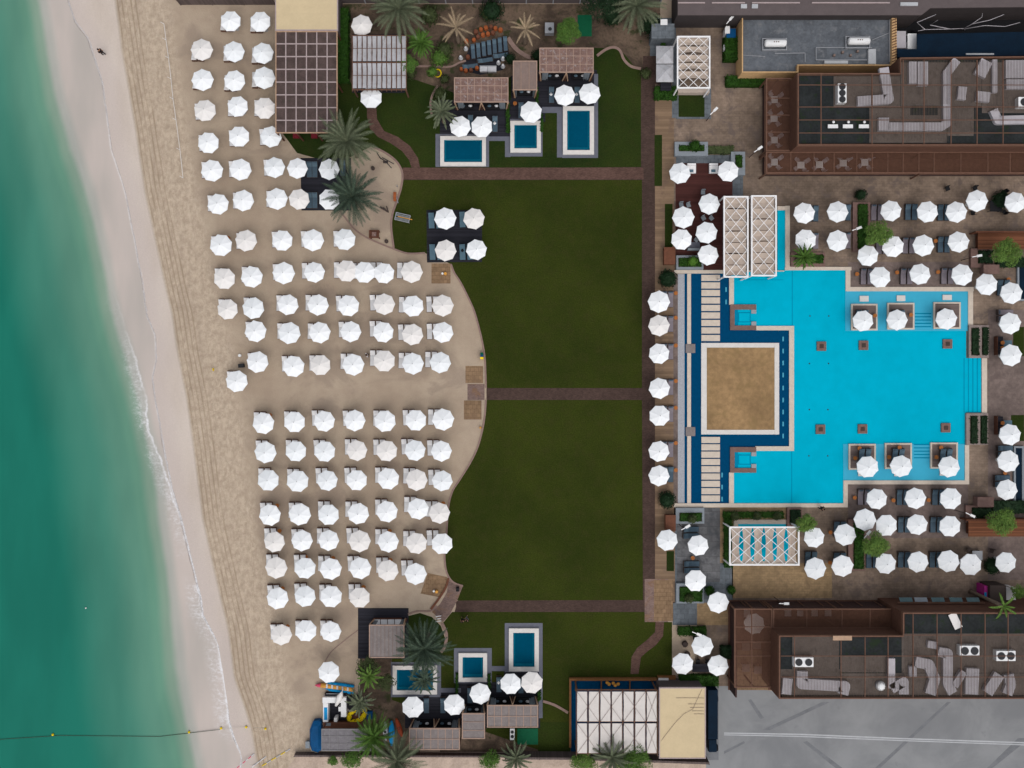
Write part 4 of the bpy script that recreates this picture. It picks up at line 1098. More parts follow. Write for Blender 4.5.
for i,(x,y,l) in enumerate(((495,124,'patterned slate lounger right of two umbrellas on left upper cabana deck'),(470.5,123,'slate lounger between two umbrellas on left upper cabana deck'),(521,110.5,'slate lounger on narrow upper cabana deck beside orange stool'),(551.5,95,'slate lounger left of two umbrellas on right upper cabana deck'),(577,95,'slate lounger between two umbrellas on right upper cabana deck'),
    (426.5,705,'slate lounger right of umbrella by the palm shaded plunge pool'),(443,705,'slate lounger left of umbrella on lower left cabana deck'),(470,695,'slate lounger left of umbrella on narrow lower cabana deck'),(499,684,'slate lounger left of two umbrellas on lower right cabana deck'),(521,685,'slate lounger between two umbrellas on lower right cabana deck'))):
    lounger(x,y,0,'slate',l,'loungers on the cabana decks', .026)
    if i in (0,3,4,8):
        q = P(x-.4,y-1,.5); tag(MB().add([(q.x-.22,q.y,.43),(q.x,q.y-.22,.43),(q.x+.22,q.y,.43),(q.x,q.y+.22,.43),(q.x,q.y,.56)],[(3,2,1,0),(0,1,4),(1,2,4),(2,3,4),(3,0,4)]).build('folded_towel', M['cushion_white']), {0:'white folded towel on patterned lounger beside left upper plunge pool',3:'white folded towel on the lounger at the far left of right upper cabana deck',4:'white folded towel on the lounger between umbrellas, right upper cabana deck',8:'white folded towel on lounger left of umbrellas, lower right cabana deck'}[i], 'towel', 'folded towels')
stool(515,103.5,'orange stool on the narrow upper cabana deck','orange stools',.026)

# stacked furniture in the planted bed at the top
for i in range(7):
    x = 473+i*5.4; y = 51.6-i*1.3
    o = lounger(x,y,R(4),'slate',f'slate sunbed stored upright in row, {ORD[i]} from left, in top planting bed','stored sunbeds'); o.scale=(.74,.9,1)
for i,(x,y,a,l) in enumerate(((485,60.5,R(100),'left'),(500.5,55.8,R(100),'right'),(470,66.5,R(98),'lowest'))):
    o=lounger(x,y,a,'slate',f'slate sunbed stored sideways below the row of stored sunbeds, {l} of three','stored sunbeds'); o.scale=(.8,1,1)
spots = [(476,33,2.6),(481,30.5,2.4),(486,29,2.5),(491,28,2.3),(495.5,29.5,2.4),(500.5,31,2.5),(478,38,2.3),(483,36,2.5),(488,35,2.4),(493,34,2.5),(474,41,2.2),(466.5,42,2.4),(468,58,2.5),(461.5,70,2.0),(466,71.5,2.3),(471,71,2.3),(477,69,2.3)]
for i,(x,y,r) in enumerate(spots):
    p = P(x,y); mt = 'clay' if i%3 else 'clay_dark'; r*=S
    m = MB(); m.cyl(p.x,p.y,r*.7,0,.15,14,r); m.cyl(p.x,p.y,r,.15,.5,14,r*.8); m.cyl(p.x,p.y,r*.62,.5,.56,14,r*.7)
    tag(m.build('clay_pot', M[mt]), f'{"rust orange" if i%3 else "dark rust"} clay pot, one of the heap above the stored sunbeds' if i<11 else f'{"rust orange" if i%3 else "dark rust"} clay pot beside the stored sunbeds, outside the heap', 'pot', f'{"orange" if i%3 else "dark"} clay pots {"heap" if i<11 else "apart"}')
for i,(x,y,l) in enumerate(((466,50,'tall white jar left of the stored sunbeds'),(461,59,'white jar at far left beside the low kerb'),(498.5,64,'white jar right of the white crates, left of two'),(503,60,'white jar right of the white crates, upper right'),(503,67.5,'white jar right of the white crates, lowest'))):
    p = P(x,y); m = MB(); m.cyl(p.x,p.y,.15,0,.3,14,.27); m.cyl(p.x,p.y,.27,.3,.6,14,.18); m.cyl(p.x,p.y,.18,.6,.78,14,.14)
    tag(m.build('clay_jar', M['clay_white']), l, 'jar', 'white jars by the stored sunbeds')
t = thing('storage_crate','pair of pale storage crates in front of the stored sunbeds','crate',P(488,70))
MB().pbox(480,67.5,487.6,73,0,.5,0).build('crate_body', M['clay_white'], t); MB().pbox(488,67.8,496.4,73.2,0,.5,0).build('crate_body', M['clay_white'], t)
MB().pbox(479.8,67.3,496.6,68,.502,.55,0).build('crate_lid', M['metal_grey'], t)
tag(MB().pbox(577.5,15,591.8,36.5,.0,.04,0).build('artificial_turf', M['plastic_green']), 'bright green turf mat beside the round tree at top','mat')
tag(MB().pbox(517.3,728.4,538,744.4,.0,.05,0).build('artificial_turf', M['plastic_green']), 'bright green turf mat below the rightmost bottom cabana','mat')
t = thing('air_conditioner','grey air conditioner beside the round tree at the top','air conditioner',P(549,27))
MB().pbox(545,22.5,554,33,0,.8,.8).build('housing', M['metal_grey'], t); p=P(550,29,.8); MB().cyl(p.x,p.y,.22,.802,.83,14).build('fan', M['dark_steel'], t)
t = thing('air_conditioner','white air conditioner with two fans between cabana and green mat at bottom','air conditioner',P(512,734))
MB().pbox(510,728.7,514.6,740,0,.9,.9).build('housing', M['metal_white'], t)
for y in (732,736.5): p=P(512.3,y,.9); MB().cyl(p.x,p.y,.2,.902,.93,14).build('fan', M['dark_steel'], t)

# ------------------------------------------------------------------ restaurants with brown slatted roofs
def slats(rects, z, w, pitch, th, along='y', zr=None):
    m = MB()
    for a,b,c,d in rects:
        p = P(a,d,z); q = P(c,b,z)
        if along=='y':
            n = int((q.x-p.x)/pitch)
            for i in range(n): x = p.x+(i+.5)*pitch; m.box(x-w/2,p.y,x+w/2,q.y,z-th,z)
        else:
            n = int((q.y-p.y)/pitch)
            for i in range(n): y = p.y+(i+.5)*pitch; m.box(p.x,y-w/2,q.x,y+w/2,z-th,z)
    return m
def duct(pts, wpx, z, h=.45):
    m = MB()
    for a,b in zip(pts,pts[1:]):
        p = P(*a,z+h); q = P(*b,z+h); e = (q-p).normalized()*.05
        m.bar((p.x-e.x,p.y-e.y,z+h/2),(q.x+e.x,q.y+e.y,z+h/2), wpx*S*(H-z)/H, h)
    for i,a in enumerate(pts[1:-1]): p = P(*a,z+h); m.cyl(p.x,p.y,wpx*S*(H-z)/H*.5,z,z+h*1.004+.002*i,14)
    return m
def ac(px0,py0,px1,py1,z,label,fans,vertical=False,hh=.7):
    p = P((px0+px1)/2,(py0+py1)/2,z+hh); t = thing('air_conditioner', label, 'air conditioner', (p.x,p.y,z), 'roof air conditioners')
    MB().pbox(px0,py0,px1,py1,z,z+hh).build('housing', M['metal_white'], t)
    for i in range(fans):
        u=(i+.5)/fans; x = (px0+px1)/2 if vertical else px0+(px1-px0)*u; y = py0+(py1-py0)*u if vertical else (py0+py1)/2
        q = P(x,y,z+hh); r = min(px1-px0,py1-py0)*S*.36
        MB().cyl(q.x,q.y,r,z+hh+.002,z+hh+.05,16).build('fan', M['dark_steel'], t)
def parapet(m, poly, z0, z1, w=.18):                # inward strip along a closed px polygon given at z1
    pts = [P(x,y,z1) for x,y in poly]; n=len(pts)
    ar = sum(pts[i].x*pts[(i+1)%n].y-pts[(i+1)%n].x*pts[i].y for i in range(n))
    if ar<0: pts=pts[::-1]
    inn=[]
    for i in range(n):
        a=(pts[i]-pts[i-1]).normalized(); b=(pts[(i+1)%n]-pts[i]).normalized()
        na=Vector((-a.y,a.x,0)); nb=Vector((-b.y,b.x,0)); k=(na+nb); k=k/max(.3,k.dot(na)); inn.append(pts[i]+k*w)
    for i in range(n):
        j=(i+1)%n; q=[pts[i],pts[j],inn[j],inn[i]]
        m.add([(v.x,v.y,z0) for v in q]+[(v.x,v.y,z1) for v in q],[(3,2,1,0),(4,5,6,7),(0,1,5,4),(2,3,7,6)])
    return [v.to_2d() for v in pts]
# --- upper right restaurant
ZM, ZP = 5.6, 3.0
ground('restaurant_floor', 'wall_brown', .012, (766,60,1300,172))
rt = thing('restaurant_building', 'upper right restaurant block with ducts on its slatted brown roof', 'building', P(930,105))
poly = [(797.6,73),(900,73),(900,57.5),(1400,52),(1400,145.5),(797.6,145.5)]
m = MB(); pl = [P(x,y,ZM).to_2d() for x,y in poly]; m.prism(pl,0,ZM-.5); m.build('wall', M['wall_brown'], rt)
m = MB(); parapet(m, poly, ZM-.498, ZM, .14); m.build('parapet', M['beam_brown'], rt)
m = MB(); m.prism([P(x,y,ZM-.5).to_2d() for x,y in ((799,74.5),(901.5,74.5),(901.5,59),(1398,54),(1398,143.6),(799,143.6))],ZM-.498,ZM-.46); m.build('roof', M['roof_dark'], rt)
zr = ZM-.445
for pts,w in (([(884,68),(889,99),(858,101)],8),([(913,62),(913,83)],6.5),([(923,62),(923,85)],8.5),([(957,60),(947.3,73),(947.3,123),(942,126.5),(889,126.5)],7),([(987,61),(980,75)],10),([(963,87),(961.5,99)],7),([(984,92),(983,101)],11),([(994,110),(998.5,120),(1040,119)],7),([(1006,69),(1040,69)],15),([(1007,84),(1040,84)],8),([(884,118),(884,130)],9),([(995,60),(995,92)],4)):
    duct(pts,w*1.18,zr,.42).build('duct', M['duct_grey'], rt)
for k, rc in enumerate([(836,74,903,105),(872,106,950,141),(903.5,60,985,104),(950.5,104.5,977,134),(985.5,60,1060,111)]):
    slats([rc], ZM+.25, .022, .17, .04, 'y').build('slat_screen', M['slat_umber'], rt)
    MB().pbox(rc[0],rc[1],rc[2],rc[3],ZM-.458,ZM-.445,ZM+.25).build('roof_boarding', M['roof_brown'], rt)
MB().pbox(912,104.5,940,114,ZM-.444,ZM-.43,ZM).build('roof_opening', M['roof_dark'], rt)
m = MB()
for x in (821,872,903,924,951,977,1003): 
    p=P(x,144,ZM+.32); q=P(x,60 if x>900 else 74,ZM+.32); m.bar(p,q,.09,.08)
for y in (85,107,120,133):
    p=P(799,y,ZM+.40); q=P(1060,y,ZM+.40); m.bar(p,q,.07,.07)
m.build('screen_frame', M['beam_brown'], rt)
ac(838,83.5,846.6,102.5,zr,'white roof unit with three fans on the upper right restaurant',3,True)
ac(1018.5,97,1030,107,zr,'white roof unit with one fan at right edge of upper restaurant roof',1)
for i,x in enumerate((833,848,864)):
    t = thing('roof_vent', f'white winged roof vent on dark roof of upper restaurant, {("left","middle","right")[i]} of three', 'vent', (*P(x,126,zr).to_2d(),zr), 'winged roof vents')
    MB().pbox(x-5,124.4,x+5,128,zr+.4,zr+.5).build('hood', M['metal_white'], t); MB().pbox(x-.8,125,x+.8,127.5,zr,zr+.399).build('stem', M['metal_grey'], t); p=P(x+1,121.6,zr+.6); MB().ball((p.x,p.y,zr+.45),.16,.16,.12).build('cap', M['metal_white'], t)
def terrace(label, rects, z, cells, slat=(.05,.12), wallface=None, mat='slat_brown', along='y'):
    a = rects[0]; t = thing('terrace_pergola', label, 'pergola', P((a[0]+a[2])/2,(a[1]+a[3])/2,0))
    slats([(r[0]+1,r[1]+1,r[2]-1,r[3]-1) for r in rects], z-.05, slat[0], slat[1], .06, along).build('slat_roof', M[mat], t)
    m = MB()
    for r in rects:
        p=P(r[0],r[3],z); q=P(r[2],r[1],z); e=.13; x0,y0,x1,y1=p.x,p.y,q.x,q.y
        m.box(x0,y0,x1,y0+e,z-.2,z+.02); m.box(x0,y1-e,x1,y1,z-.2,z+.02); m.box(x0,y0+e,x0+e,y1-e,z-.2,z+.02); m.box(x1-e,y0+e,x1,y1-e,z-.2,z+.02)
    for k,(axis,lo,hi,at) in enumerate(cells):
        zz=z+.012+.001*(k%5)
        if axis=='x': p=P(at,lo,zz); q=P(at,hi,zz)
        else: p=P(lo,at,zz); q=P(hi,at,zz)
        m.bar((p.x,p.y,z-.05),(q.x,q.y,z-.05),.09,.11+.001*k)
    m.build('frame', M['beam_brown'], t)
    k=0
    for r in rects:
        for u in (0,.5,1):
            for v in (0,1):
                p=P(r[0]+1+(r[2]-r[0]-2)*u, r[1]+1+(r[3]-r[1]-2)*v, z); MB().box(p.x-.08,p.y-.08,p.x+.08,p.y+.08,0,z-.202).build('post', M['beam_brown'], t)
    return t
terrace('brown slatted terrace roof wrapping the upper right restaurant', [(766,78,791.6,151),(766,151.6,1080,173.4)], ZP, [('y',766,791,98),('y',766,791,115),('y',766,791,132)]+[('x',152,173,x) for x in (791,814,834,857,872,888,903,919,934,961,988,1010)])
tw = thing('restaurant_rail', 'maroon rail and floor band along the upper right restaurant terrace', 'railing', P(764,130))
m = MB(); m.pbox(762.4,86,764.2,176,0,.9,0); m.pbox(764.3,174.5,1080,176,0,.9,0); m.build('rail', M['wall_maroon'], tw)
m = MB(); m.pbox(762,85.6,764.6,176.4,.902,.95,0); m.pbox(764.7,174,1080,176.4,.902,.95,0); m.build('handrail', M['beam_brown'], tw)
tabs = [(774.5,99.6),(774,118.5),(774.5,140),(774.5,162),(801,165),(819.6,164.5),(843.4,163),(865,162.3)]
for i,(x,y) in enumerate(tabs):
    table(x,y,.8,.8,f'pale cafe table under brown slats, {ORD[i]} along the upper restaurant terrace','metal_white','tables under the upper terrace slats')
    for j in range(4):
        a=R(35+90*j); chair(x+6.5*math.cos(a),y-6.5*math.sin(a),a-math.pi/2,f'pale chair at the {ORD[i]} cafe table along upper restaurant terrace',f'chairs at upper terrace table {ORD[i]}',mat='duct_grey')
# --- flat roofed block with cream parapet
t = thing('flat_roofed_building', 'flat grey roofed block with cream parapet at the top right', 'building', P(815,45))
pol = [(742,11),(896.7,11),(896.7,65.5),(798.5,65.5),(798.5,72.5),(742,72.5)]
z6 = 2.7
m = MB(); m.prism([P(x,y,z6).to_2d() for x,y in pol],0,z6-.6); m.build('wall', M['stone_tan'], t)
m = MB(); parapet(m,pol,z6-.598,z6,.12); m.build('parapet', M['stone_tan'], t)
m = MB(); m.prism([P(x,y,z6).to_2d() for x,y in ((743.2,12.2),(895.5,12.2),(895.5,64.3),(797.3,64.3),(797.3,71.3),(743.2,71.3))],z6-.596,z6-.55); m.build('roof', M['roof_grey'], t)
m = MB(); m.pbox(891.8,12.4,895.4,64.2,z6-.54,z6-.02); m.build('cornice', M['stone_tan'], t)
m = MB()
for k in range(18):
    p=P(891.9,15+k*2.75,z6+.02); q=P(896.6,13.2+k*2.75,z6+.02); m.bar((p.x,p.y,z6+.03),(q.x,q.y,z6+.03),.09,.05)
for k in range(50):
    x=746+k*2.9; m.pbox(x,10.9,x+1,12.0,z6+.002,z6+.04)
m.build('parapet_ties', M['wood_brown'], t)
zz=z6-.55; m=MB()
for a,b,w in (((742,17.5),(892,17.5),.10),((889.5,18),(889.5,62),.10),((775,53.5),(805,53),.08),((805,53),(805,62),.08),((816,47.5),(872,47.5),.08),((816,60),(872,60),.1),((816,48),(816,60),.08),((742,55),(765,56.5),.05),((872,40),(889,33),.06)):
    p=P(*a,zz+.1); q=P(*b,zz+.1); m.bar((p.x,p.y,zz+.1),(q.x,q.y,zz+.1),w,w)
m.build('roof_pipe', M['metal_grey'], t)
MB().pbox(824.5,60.5,848,63.5,zz,zz+.3).build('roof_duct', M['marking_white'], t); MB().pbox(868.5,49,876,63.8,zz,zz+.35).build('roof_duct', M['marking_white'], t)
m=MB()
for x,y in ((834.5,55),(843,52),(851,55),(858,51)): m.pbox(x-1,y-1,x+1,y+1,zz,zz+.3)
m.build('roof_fittings', M['board_umber'], t)
for x0,y0,x1,y1,l in ((764.5,38.5,786.5,47.5,'white roof tank on grey roof, left of two'),(848,36.5,870,45.5,'white roof tank on grey roof, right of two')):
    p=P((x0+x1)/2,(y0+y1)/2,zz+.6); tk=thing('water_tank',l,'water tank',(p.x,p.y,zz),'roof water tanks'); w=(x1-x0)*S*.94; d=(y1-y0)*S*.94
    m=MB(); m.tube([(p.x-w/2,p.y,zz+.55),(p.x-w/2+.15,p.y,zz+.55),(p.x+w/2-.15,p.y,zz+.55),(p.x+w/2,p.y,zz+.55)],[.3,.42,.42,.3],16); m.build('tank', M['metal_white'], tk, True)
    m=MB(); m.box(p.x-w/2-.2,p.y-d/2-.2,p.x+w/2+.2,p.y-d/2-.1,zz,zz+.3); m.box(p.x-w/2-.2,p.y+d/2+.1,p.x+w/2+.2,p.y+d/2+.2,zz,zz+.3); m.box(p.x-w/2-.2,p.y-d/2-.1,p.x-w/2-.1,p.y+d/2+.1,zz,zz+.3); m.box(p.x+w/2+.1,p.y-d/2-.1,p.x+w/2+.2,p.y+d/2+.1,zz,zz+.3); m.build('stand', M['metal_grey'], tk)
    m=MB(); [m.box(p.x+k*.25-.05,p.y-.06,p.x+k*.25+.05,p.y+.06,zz+.95,zz+1.02) for k in (-1,0,1)]; m.build('valve', M['board_umber'], tk)
# navy canopy, small white truck and a pale bare tree beside it
t = thing('awning', 'long navy blue awning at the top right behind the restaurant', 'awning', P(970,43))
m=MB(); m.prism([P(x,y,3.0).to_2d() for x,y in ((917,34),(1400,24),(1400,50),(897.5,57.2),(897.5,49),(917,49))],2.94,3.0); m.build('roof_sheet', M['canvas_navy'], t)
m=MB(); 
for x,y in ((898,56),(950,55),(1000,53),(1050,50)): p=P(x,y,3); m.box(p.x-.06,p.y-.06,p.x+.06,p.y+.06,0,2.938)
m.build('post', M['dark_steel'], t)
tag(MB().pbox(966,53.2,994,54.8,3.004,3.05).build('awning_batten', M['marking_white']), 'pale batten lying along the lower edge of the navy awning','batten')
t = thing('delivery_truck','small white delivery truck between cream parapet and navy awning','truck',P(906,40))
MB().pbox(896.8,31,906,48,.5,2.3).build('cargo_box', M['duct_grey'], t); MB().pbox(907.6,33.5,916.5,49,.5,2.0).build('cab', M['metal_white'], t); MB().pbox(906.1,36,907.5,41.5,.9,1.95).build('windscreen', M['cloth_black'], t)
for x in (899,913):
    for y in (33.5,47): p=P(x,y); m=MB(); m.tube([(p.x,p.y-.12,.4),(p.x,p.y+.12,.4)],.4,12); m.build('wheel', M['cloth_black'], t)
t = thing('bare_tree','pale leafless tree branches in the dark gap above the navy awning','tree',P(965,30)); m=MB()
br=[[(965,30,0),(964,28.5,1.6),(950,29,2.4),(925,29.5,3),(918,31,3.2)],[(964,28.5,1.6),(972,24,2.6),(982,17,3.4),(982.5,13.5,3.8)],[(972,24,2.6),(990,20,3.2),(1004,14.5,3.7)],[(964,29,1.6),(985,25.5,2.6),(1005,26.5,3.1),(1020,22.5,3.4)],[(950,29,2.4),(930,25,3.1),(938,20,3.4)],[(925,29.5,3),(917,22.5,3.3),(936,14.5,3.8)]]
for b in br: m.tube([P(*q) for q in b],[.05*(1-.6*i/len(b)) for i in range(len(b))],6)
m.build('branches', M['duct_grey'], t, True)
# --- lower right restaurant
ZM2, ZP2 = 6.5, 3.6
ground('restaurant_floor', 'wall_brown', .012, (728,600,1300,690))
ground('restaurant_floor_tan', 'paving_ochre', .016, (736,650,768,690))
rt2 = thing('restaurant_building', 'lower right restaurant block with curved ducts on its dark slatted roof', 'building', P(900,660))
poly=[(779,635.6),(903,635.6),(903,612.6),(1400,612.6),(1400,699),(779,699)]
m=MB(); m.prism([P(x,y,ZM2).to_2d() for x,y in poly],0,ZM2-.5); m.build('wall', M['wall_brown'], rt2)
m=MB(); parapet(m,poly,ZM2-.498,ZM2,.14); m.build('parapet', M['beam_brown'], rt2)
m=MB(); m.prism([P(x,y,ZM2-.5).to_2d() for x,y in ((780.6,637.2),(904.6,637.2),(904.6,614.2),(1398,614.2),(1398,697.2),(780.6,697.2))],ZM2-.498,ZM2-.46); m.build('roof', M['roof_dark'], rt2)
zr=ZM2-.445
for pts,w in (([(802.5,672),(802,684),(845,686.5),(843,694)],9),([(788,679),(786.5,694)],8),([(891.6,659),(891.6,688)],6),([(892,689),(904,682),(904,694)],8),([(916,662),(929,664.7),(935,679),(930.6,694)],9),([(913,667),(913,677)],6),([(939,652),(948,653.5),(948,684),(953,693)],8),([(933,642),(932,648)],8),([(973,669),(971.6,694)],11),([(964,672),(955,686)],6),([(999.4,675),(988,693)],9),([(1009,675),(1011,685),(1007.6,694)],8.5)):
    duct(pts,w*1.18,zr,.42).build('duct', M['duct_grey'], rt2)
for rc in [(782,671,842,697),(794,637,841,671),(842,657,888,674),(842,675,1060,697),(904,635,1060,674.5)]:
    slats([rc], ZM2+.1,.022,.17,.04,'y').build('slat_screen', M['slat_umber'], rt2)
    MB().pbox(rc[0],rc[1],rc[2],rc[3],ZM2-.458,ZM2-.445,ZM2+.1).build('roof_boarding', M['roof_brown'], rt2)
m=MB()
for x in (794.5,841,865,888,913,937,961,985,1008): p=P(x,697,ZM2+.22); q=P(x,614 if x>903 else 637,ZM2+.22); m.bar(p,q,.08,.08)
for y in (635,656,677): p=P(781 if y>636 else 905,y,ZM2+.30); q=P(1060,y,ZM2+.30); m.bar(p,q,.07,.07)
m.build('screen_frame', M['beam_brown'], rt2)
ac(794,657.6,813.5,667,zr,'white two fan unit at left end of lower right restaurant roof',2)
ac(960,645.8,979.4,656,zr,'white two fan unit in the middle of lower right restaurant roof',2)
ac(996.5,651,1015.6,661,zr,'white two fan unit near the right edge of lower restaurant roof',2)
p=P(882,687,zr+.6); t=thing('roof_dome','round white dome beside ducts on lower right restaurant roof','dome',(p.x,p.y,zr))
m=MB(); m.cyl(p.x,p.y,.55,zr,zr+.3,18); m.build('collar', M['metal_grey'], t); MB().ball((p.x,p.y,zr+.302),.52,.52,.3,16,8).build('dome', M['metal_white'], t, True)
p=P(955,621,zr+.3); t=thing('roof_board','pale tilted board lying on lower right restaurant roof','board',(p.x,p.y,zr)); m=MB(); m.bar((p.x-.3,p.y+.8,zr+.2),(p.x+.4,p.y-.8,zr+.35),.9,.06); m.build('board', M['canopy_cream'], t); m=MB(); m.bar((p.x-.3,p.y+.6,zr+.03),(p.x+.3,p.y-.6,zr+.03),.1,.06); m.build('batten', M['timber_tan'], t)
tag(MB().pbox(833,635.8,852,640.4,ZM2+.36,ZM2+.42).build('plywood_sheet', M['timber_tan']),'tan plywood sheet on the parapet of lower right restaurant','plywood sheet')
terrace('brown slatted terrace roof wrapping the lower right restaurant', [(734.3,608.6,772.4,687.6),(773,608.6,902,628.6)], ZP2, [('x',609,687,752)]+[('y',734.5,772,y) for y in (627,642,656)]+[('x',609,628,x) for x in (807,842,870)], slat=(.05,.105))
tw=thing('restaurant_rail','maroon screen along the front of the lower right restaurant','railing',P(800,599))
m=MB(); m.pbox(730,601.5,898,603,0,2.4,0); m.pbox(730,603.1,731.6,690,0,2.4,0); m.build('screen_panel', M['wall_maroon'], tw)
m=MB()
for i in range(9): p=P(740+i*19,600.9,0); m.box(p.x-.05,p.y+.0,p.x+.05,p.y+.06,0,2.4)
m.build('screen_posts', M['beam_brown'], tw)
t=thing('glass_awning','teal glass awning panels at the front of the lower right restaurant','awning',P(940,600))
for i,x in enumerate((899,914,931,949,966)):
    a=P(x,597.5,2.9); b=P(x+14,601.8,3.2); m=MB(); m.add([(a.x,a.y,2.9),(b.x,a.y,2.9),(b.x,b.y,3.2),(a.x,b.y,3.2),(a.x,a.y,2.86),(b.x,a.y,2.86),(b.x,b.y,3.16),(a.x,b.y,3.16)],[(3,2,1,0),(4,5,6,7),(0,1,5,4),(1,2,6,5),(2,3,7,6),(3,0,4,7)]); m.build('glass_panel', M['glass_teal'] if i not in (1,) else M['planter_grey'], t)
m=MB(); p=P(898,602,3.2); q=P(985,602,3.2); m.bar((p.x,p.y-.1,3.1),(q.x,q.y-.1,3.1),.12,.2); m.build('support_beam', M['beam_brown'], t)
t=thing('kiosk','grey kiosk with pink and blue painted end panel by the lower restaurant','kiosk',P(1000,592))
MB().pbox(990,585.5,1006,603,0,2.2).build('body', M['rattan_brown'], t); MB().pbox(1006.4,588,1016,600,0,1.6).build('counter', M['canopy_cream'], t)
m=MB(); p=P(984.5,586,1.7); q=P(989.4,598,1.7); m.box(p.x,q.y,q.x,p.y,0,1.7); m.build('end_panel', M['paint_magenta'], t)
m=MB(); m.box(p.x-.02,q.y+.1,p.x+.25,p.y-.75,1.703,1.73); m.build('painted_patch', M['paint_sky'], t)
for i in range(5):
    x=(747,788,800.5,815,828)[i]; y=(613,612,612,612,612)[i]
    table(x,y,.75,1.0,f'pale table under the lower terrace slats, {ORD[i]} from left','metal_white','tables under the lower terrace slats')
umbrella(755,624.5,'tan umbrella seen through the brown slats of the lower restaurant terrace','umbrella under the slats','canopy_cream')
for i,(x,y) in enumerate(((746,647),(757,645),(746,668),(758,670))):
    table(x,y,.9,.9,f'round brown table in the lower restaurant\'s left wing, {ORD[i]} from top','board_umber','tables in the left wing')

# ------------------------------------------------------------------ beach umbrellas with their lounger pairs
W_, C_, K_ = 'canopy_white', 'canopy_cool', 'canopy_cream'
UP = [
 [(231,20.8,W_),(260.8,21.8,W_)],
 [(201,49.8,K_),(233.2,51.3,C_),(262.8,53.3,C_)],
 [(202,80,W_),(234.3,80.5,W_),(263,77.5,C_)],
 [(204.2,111,K_),(238,106.5,W_),(264.9,107.5,K_)],
 [(208,141.8,W_),(238.7,136.5,W_),(270.3,135.8,C_)],
 [(211,170,W_),(239.4,169.3,W_),(274.6,167.7,C_)],
 [(217.3,204.3,W_),(243.8,200,W_),(277.4,199,W_)],
 [(220,245.6,W_),(246,241.3,K_),(282.4,240.2,W_),(312.5,240,W_),(345.3,239.3,C_)],
 [(223.5,278,K_),(251,276.6,W_),(283.7,272.8,W_),(313.5,272.8,W_),(345.9,271.2,K_),(364.3,272.5,W_),(384.2,272.2,W_),(411,271.6,K_)],
 [(227.7,309.2,K_),(253.6,307.8,C_),(286.7,304.6,W_),(317,304.7,W_),(348,305.2,W_),(383.3,304,K_),(412.8,305.8,W_),(442,305.8,K_)],
 [(255.5,331.6,W_),(288.4,333.3,C_),(319,332.8,W_),(350.8,331.9,W_),(383.6,331.3,W_),(412.8,334,K_),(442.5,333.1,W_)],
 [(257.3,362.8,W_),(292.5,366,W_),(320.6,365.2,K_),(352.8,364.4,W_),(383.8,361.4,K_),(413.3,363,C_),(440.2,363,C_)],
 [(236.3,381.9,W_)]]
LO = [
 [(263.5,423.4,W_),(293.9,421.6,W_),(323.5,421.3,W_),(355,420.9,W_),(385.5,421.1,W_),(416,420.2,W_),(442.2,419.7,W_)],
 [(265.3,451.3,C_),(295.6,450.9,C_),(324.7,450.6,C_),(356.8,450.4,K_),(386.5,450.2,K_),(415,450.4,C_),(441.7,451.1,W_)],
 [(267.7,480.9,C_),(297,481.1,C_),(326.8,480.6,C_),(356.8,480,W_),(387.8,479,W_),(416.8,479.7,K_),(442.7,480.9,C_)],
 [(269.9,514.7,W_),(299.2,514.2,W_),(328.8,514,C_),(357.8,513.4,W_),(387.6,511.6,W_),(417.6,508.7,W_),(439.6,513.5,K_)],
 [(274.5,541.4,K_),(301.6,541.5,W_),(328.2,541.3,W_),(358.8,541.5,K_),(388.5,542.3,W_),(416.4,543.3,K_),(441.3,543.5,W_)],
 [(276.4,567.3,K_),(304.3,568.4,C_),(329.8,569.4,W_),(360.2,569,W_),(388.4,571,K_),(415.2,573.4,W_)],
 [(277.2,599.4,W_),(304.8,597.3,C_),(330.5,597.7,W_),(360.2,597.4,K_)],
 [(280.1,635,K_),(305.3,632,W_),(330.9,631.1,W_)]]
tone = {W_:'bright white', C_:'bluish white', K_:'cream toned'}
for blk, rows in (('upper', UP), ('lower', LO)):
    for ri, row in enumerate(rows):
        for ui, (x, y, k) in enumerate(row):
            rw = f'{ORD[ri]} row of {blk} beach block'
            umbrella(x, y, f'{tone[k]} umbrella, {ORD[ui]} from sea in {rw}', f'{blk} block of beach umbrellas', k)
            cx = x + (-.6-.0285*(x-200)); cy = y + 3.5-.0172*(y-20)
            if blk=='upper' and ri < 7: cx -= .6
            cx += random.uniform(-.6,.6)-(1.5 if blk=='upper' else .8); cy += random.uniform(-.8,.8)-(.5 if blk=='upper' else 0)+(3.2 if blk=='lower' and ri==7 else 0)
            lab = f'lounger under {ORD[ui]} umbrella from sea, {rw}'
            dz = R(random.uniform(-2.5,2.5)); south = (blk=='upper' and ri<3)
            for sgn, nm in ((-1,'left'),(1,'right')):
                lounger(cx+sgn*3.25, cy, dz+(math.pi if south else 0), 'white', f'{nm} {lab}', f'{blk} block beach loungers')
umbrella(328.4,673.3,'white umbrella standing alone beside the striped inflatable boat at lower beach','single beach umbrella',W_)
for x,y,l in ((277.2,505.5,'first umbrella from sea, fourth row'),(279.6,530.8,'first umbrella from sea, fifth row'),(306,557,'second umbrella from sea, sixth row'),(333.2,558,'third umbrella from sea, sixth row'),(389.8,531,'fifth umbrella from sea, fifth row'),(443.3,503.3,'seventh umbrella from sea, fourth row'),(390.5,560,'fifth umbrella from sea, sixth row'),(282.6,588.3,'first umbrella from sea, seventh row'),(363.6,587,'fourth umbrella from sea, seventh row'),(287.5,626.3,'first umbrella from sea, eighth row'),(270,415,'first umbrella from sea, first row')):
    stool(x,y,f'orange side table by {l} of lower beach block','orange beach side tables')
stool(228.3,238,'orange side table by the leftmost umbrella of the upper beach block\'s eighth row','orange beach side tables')

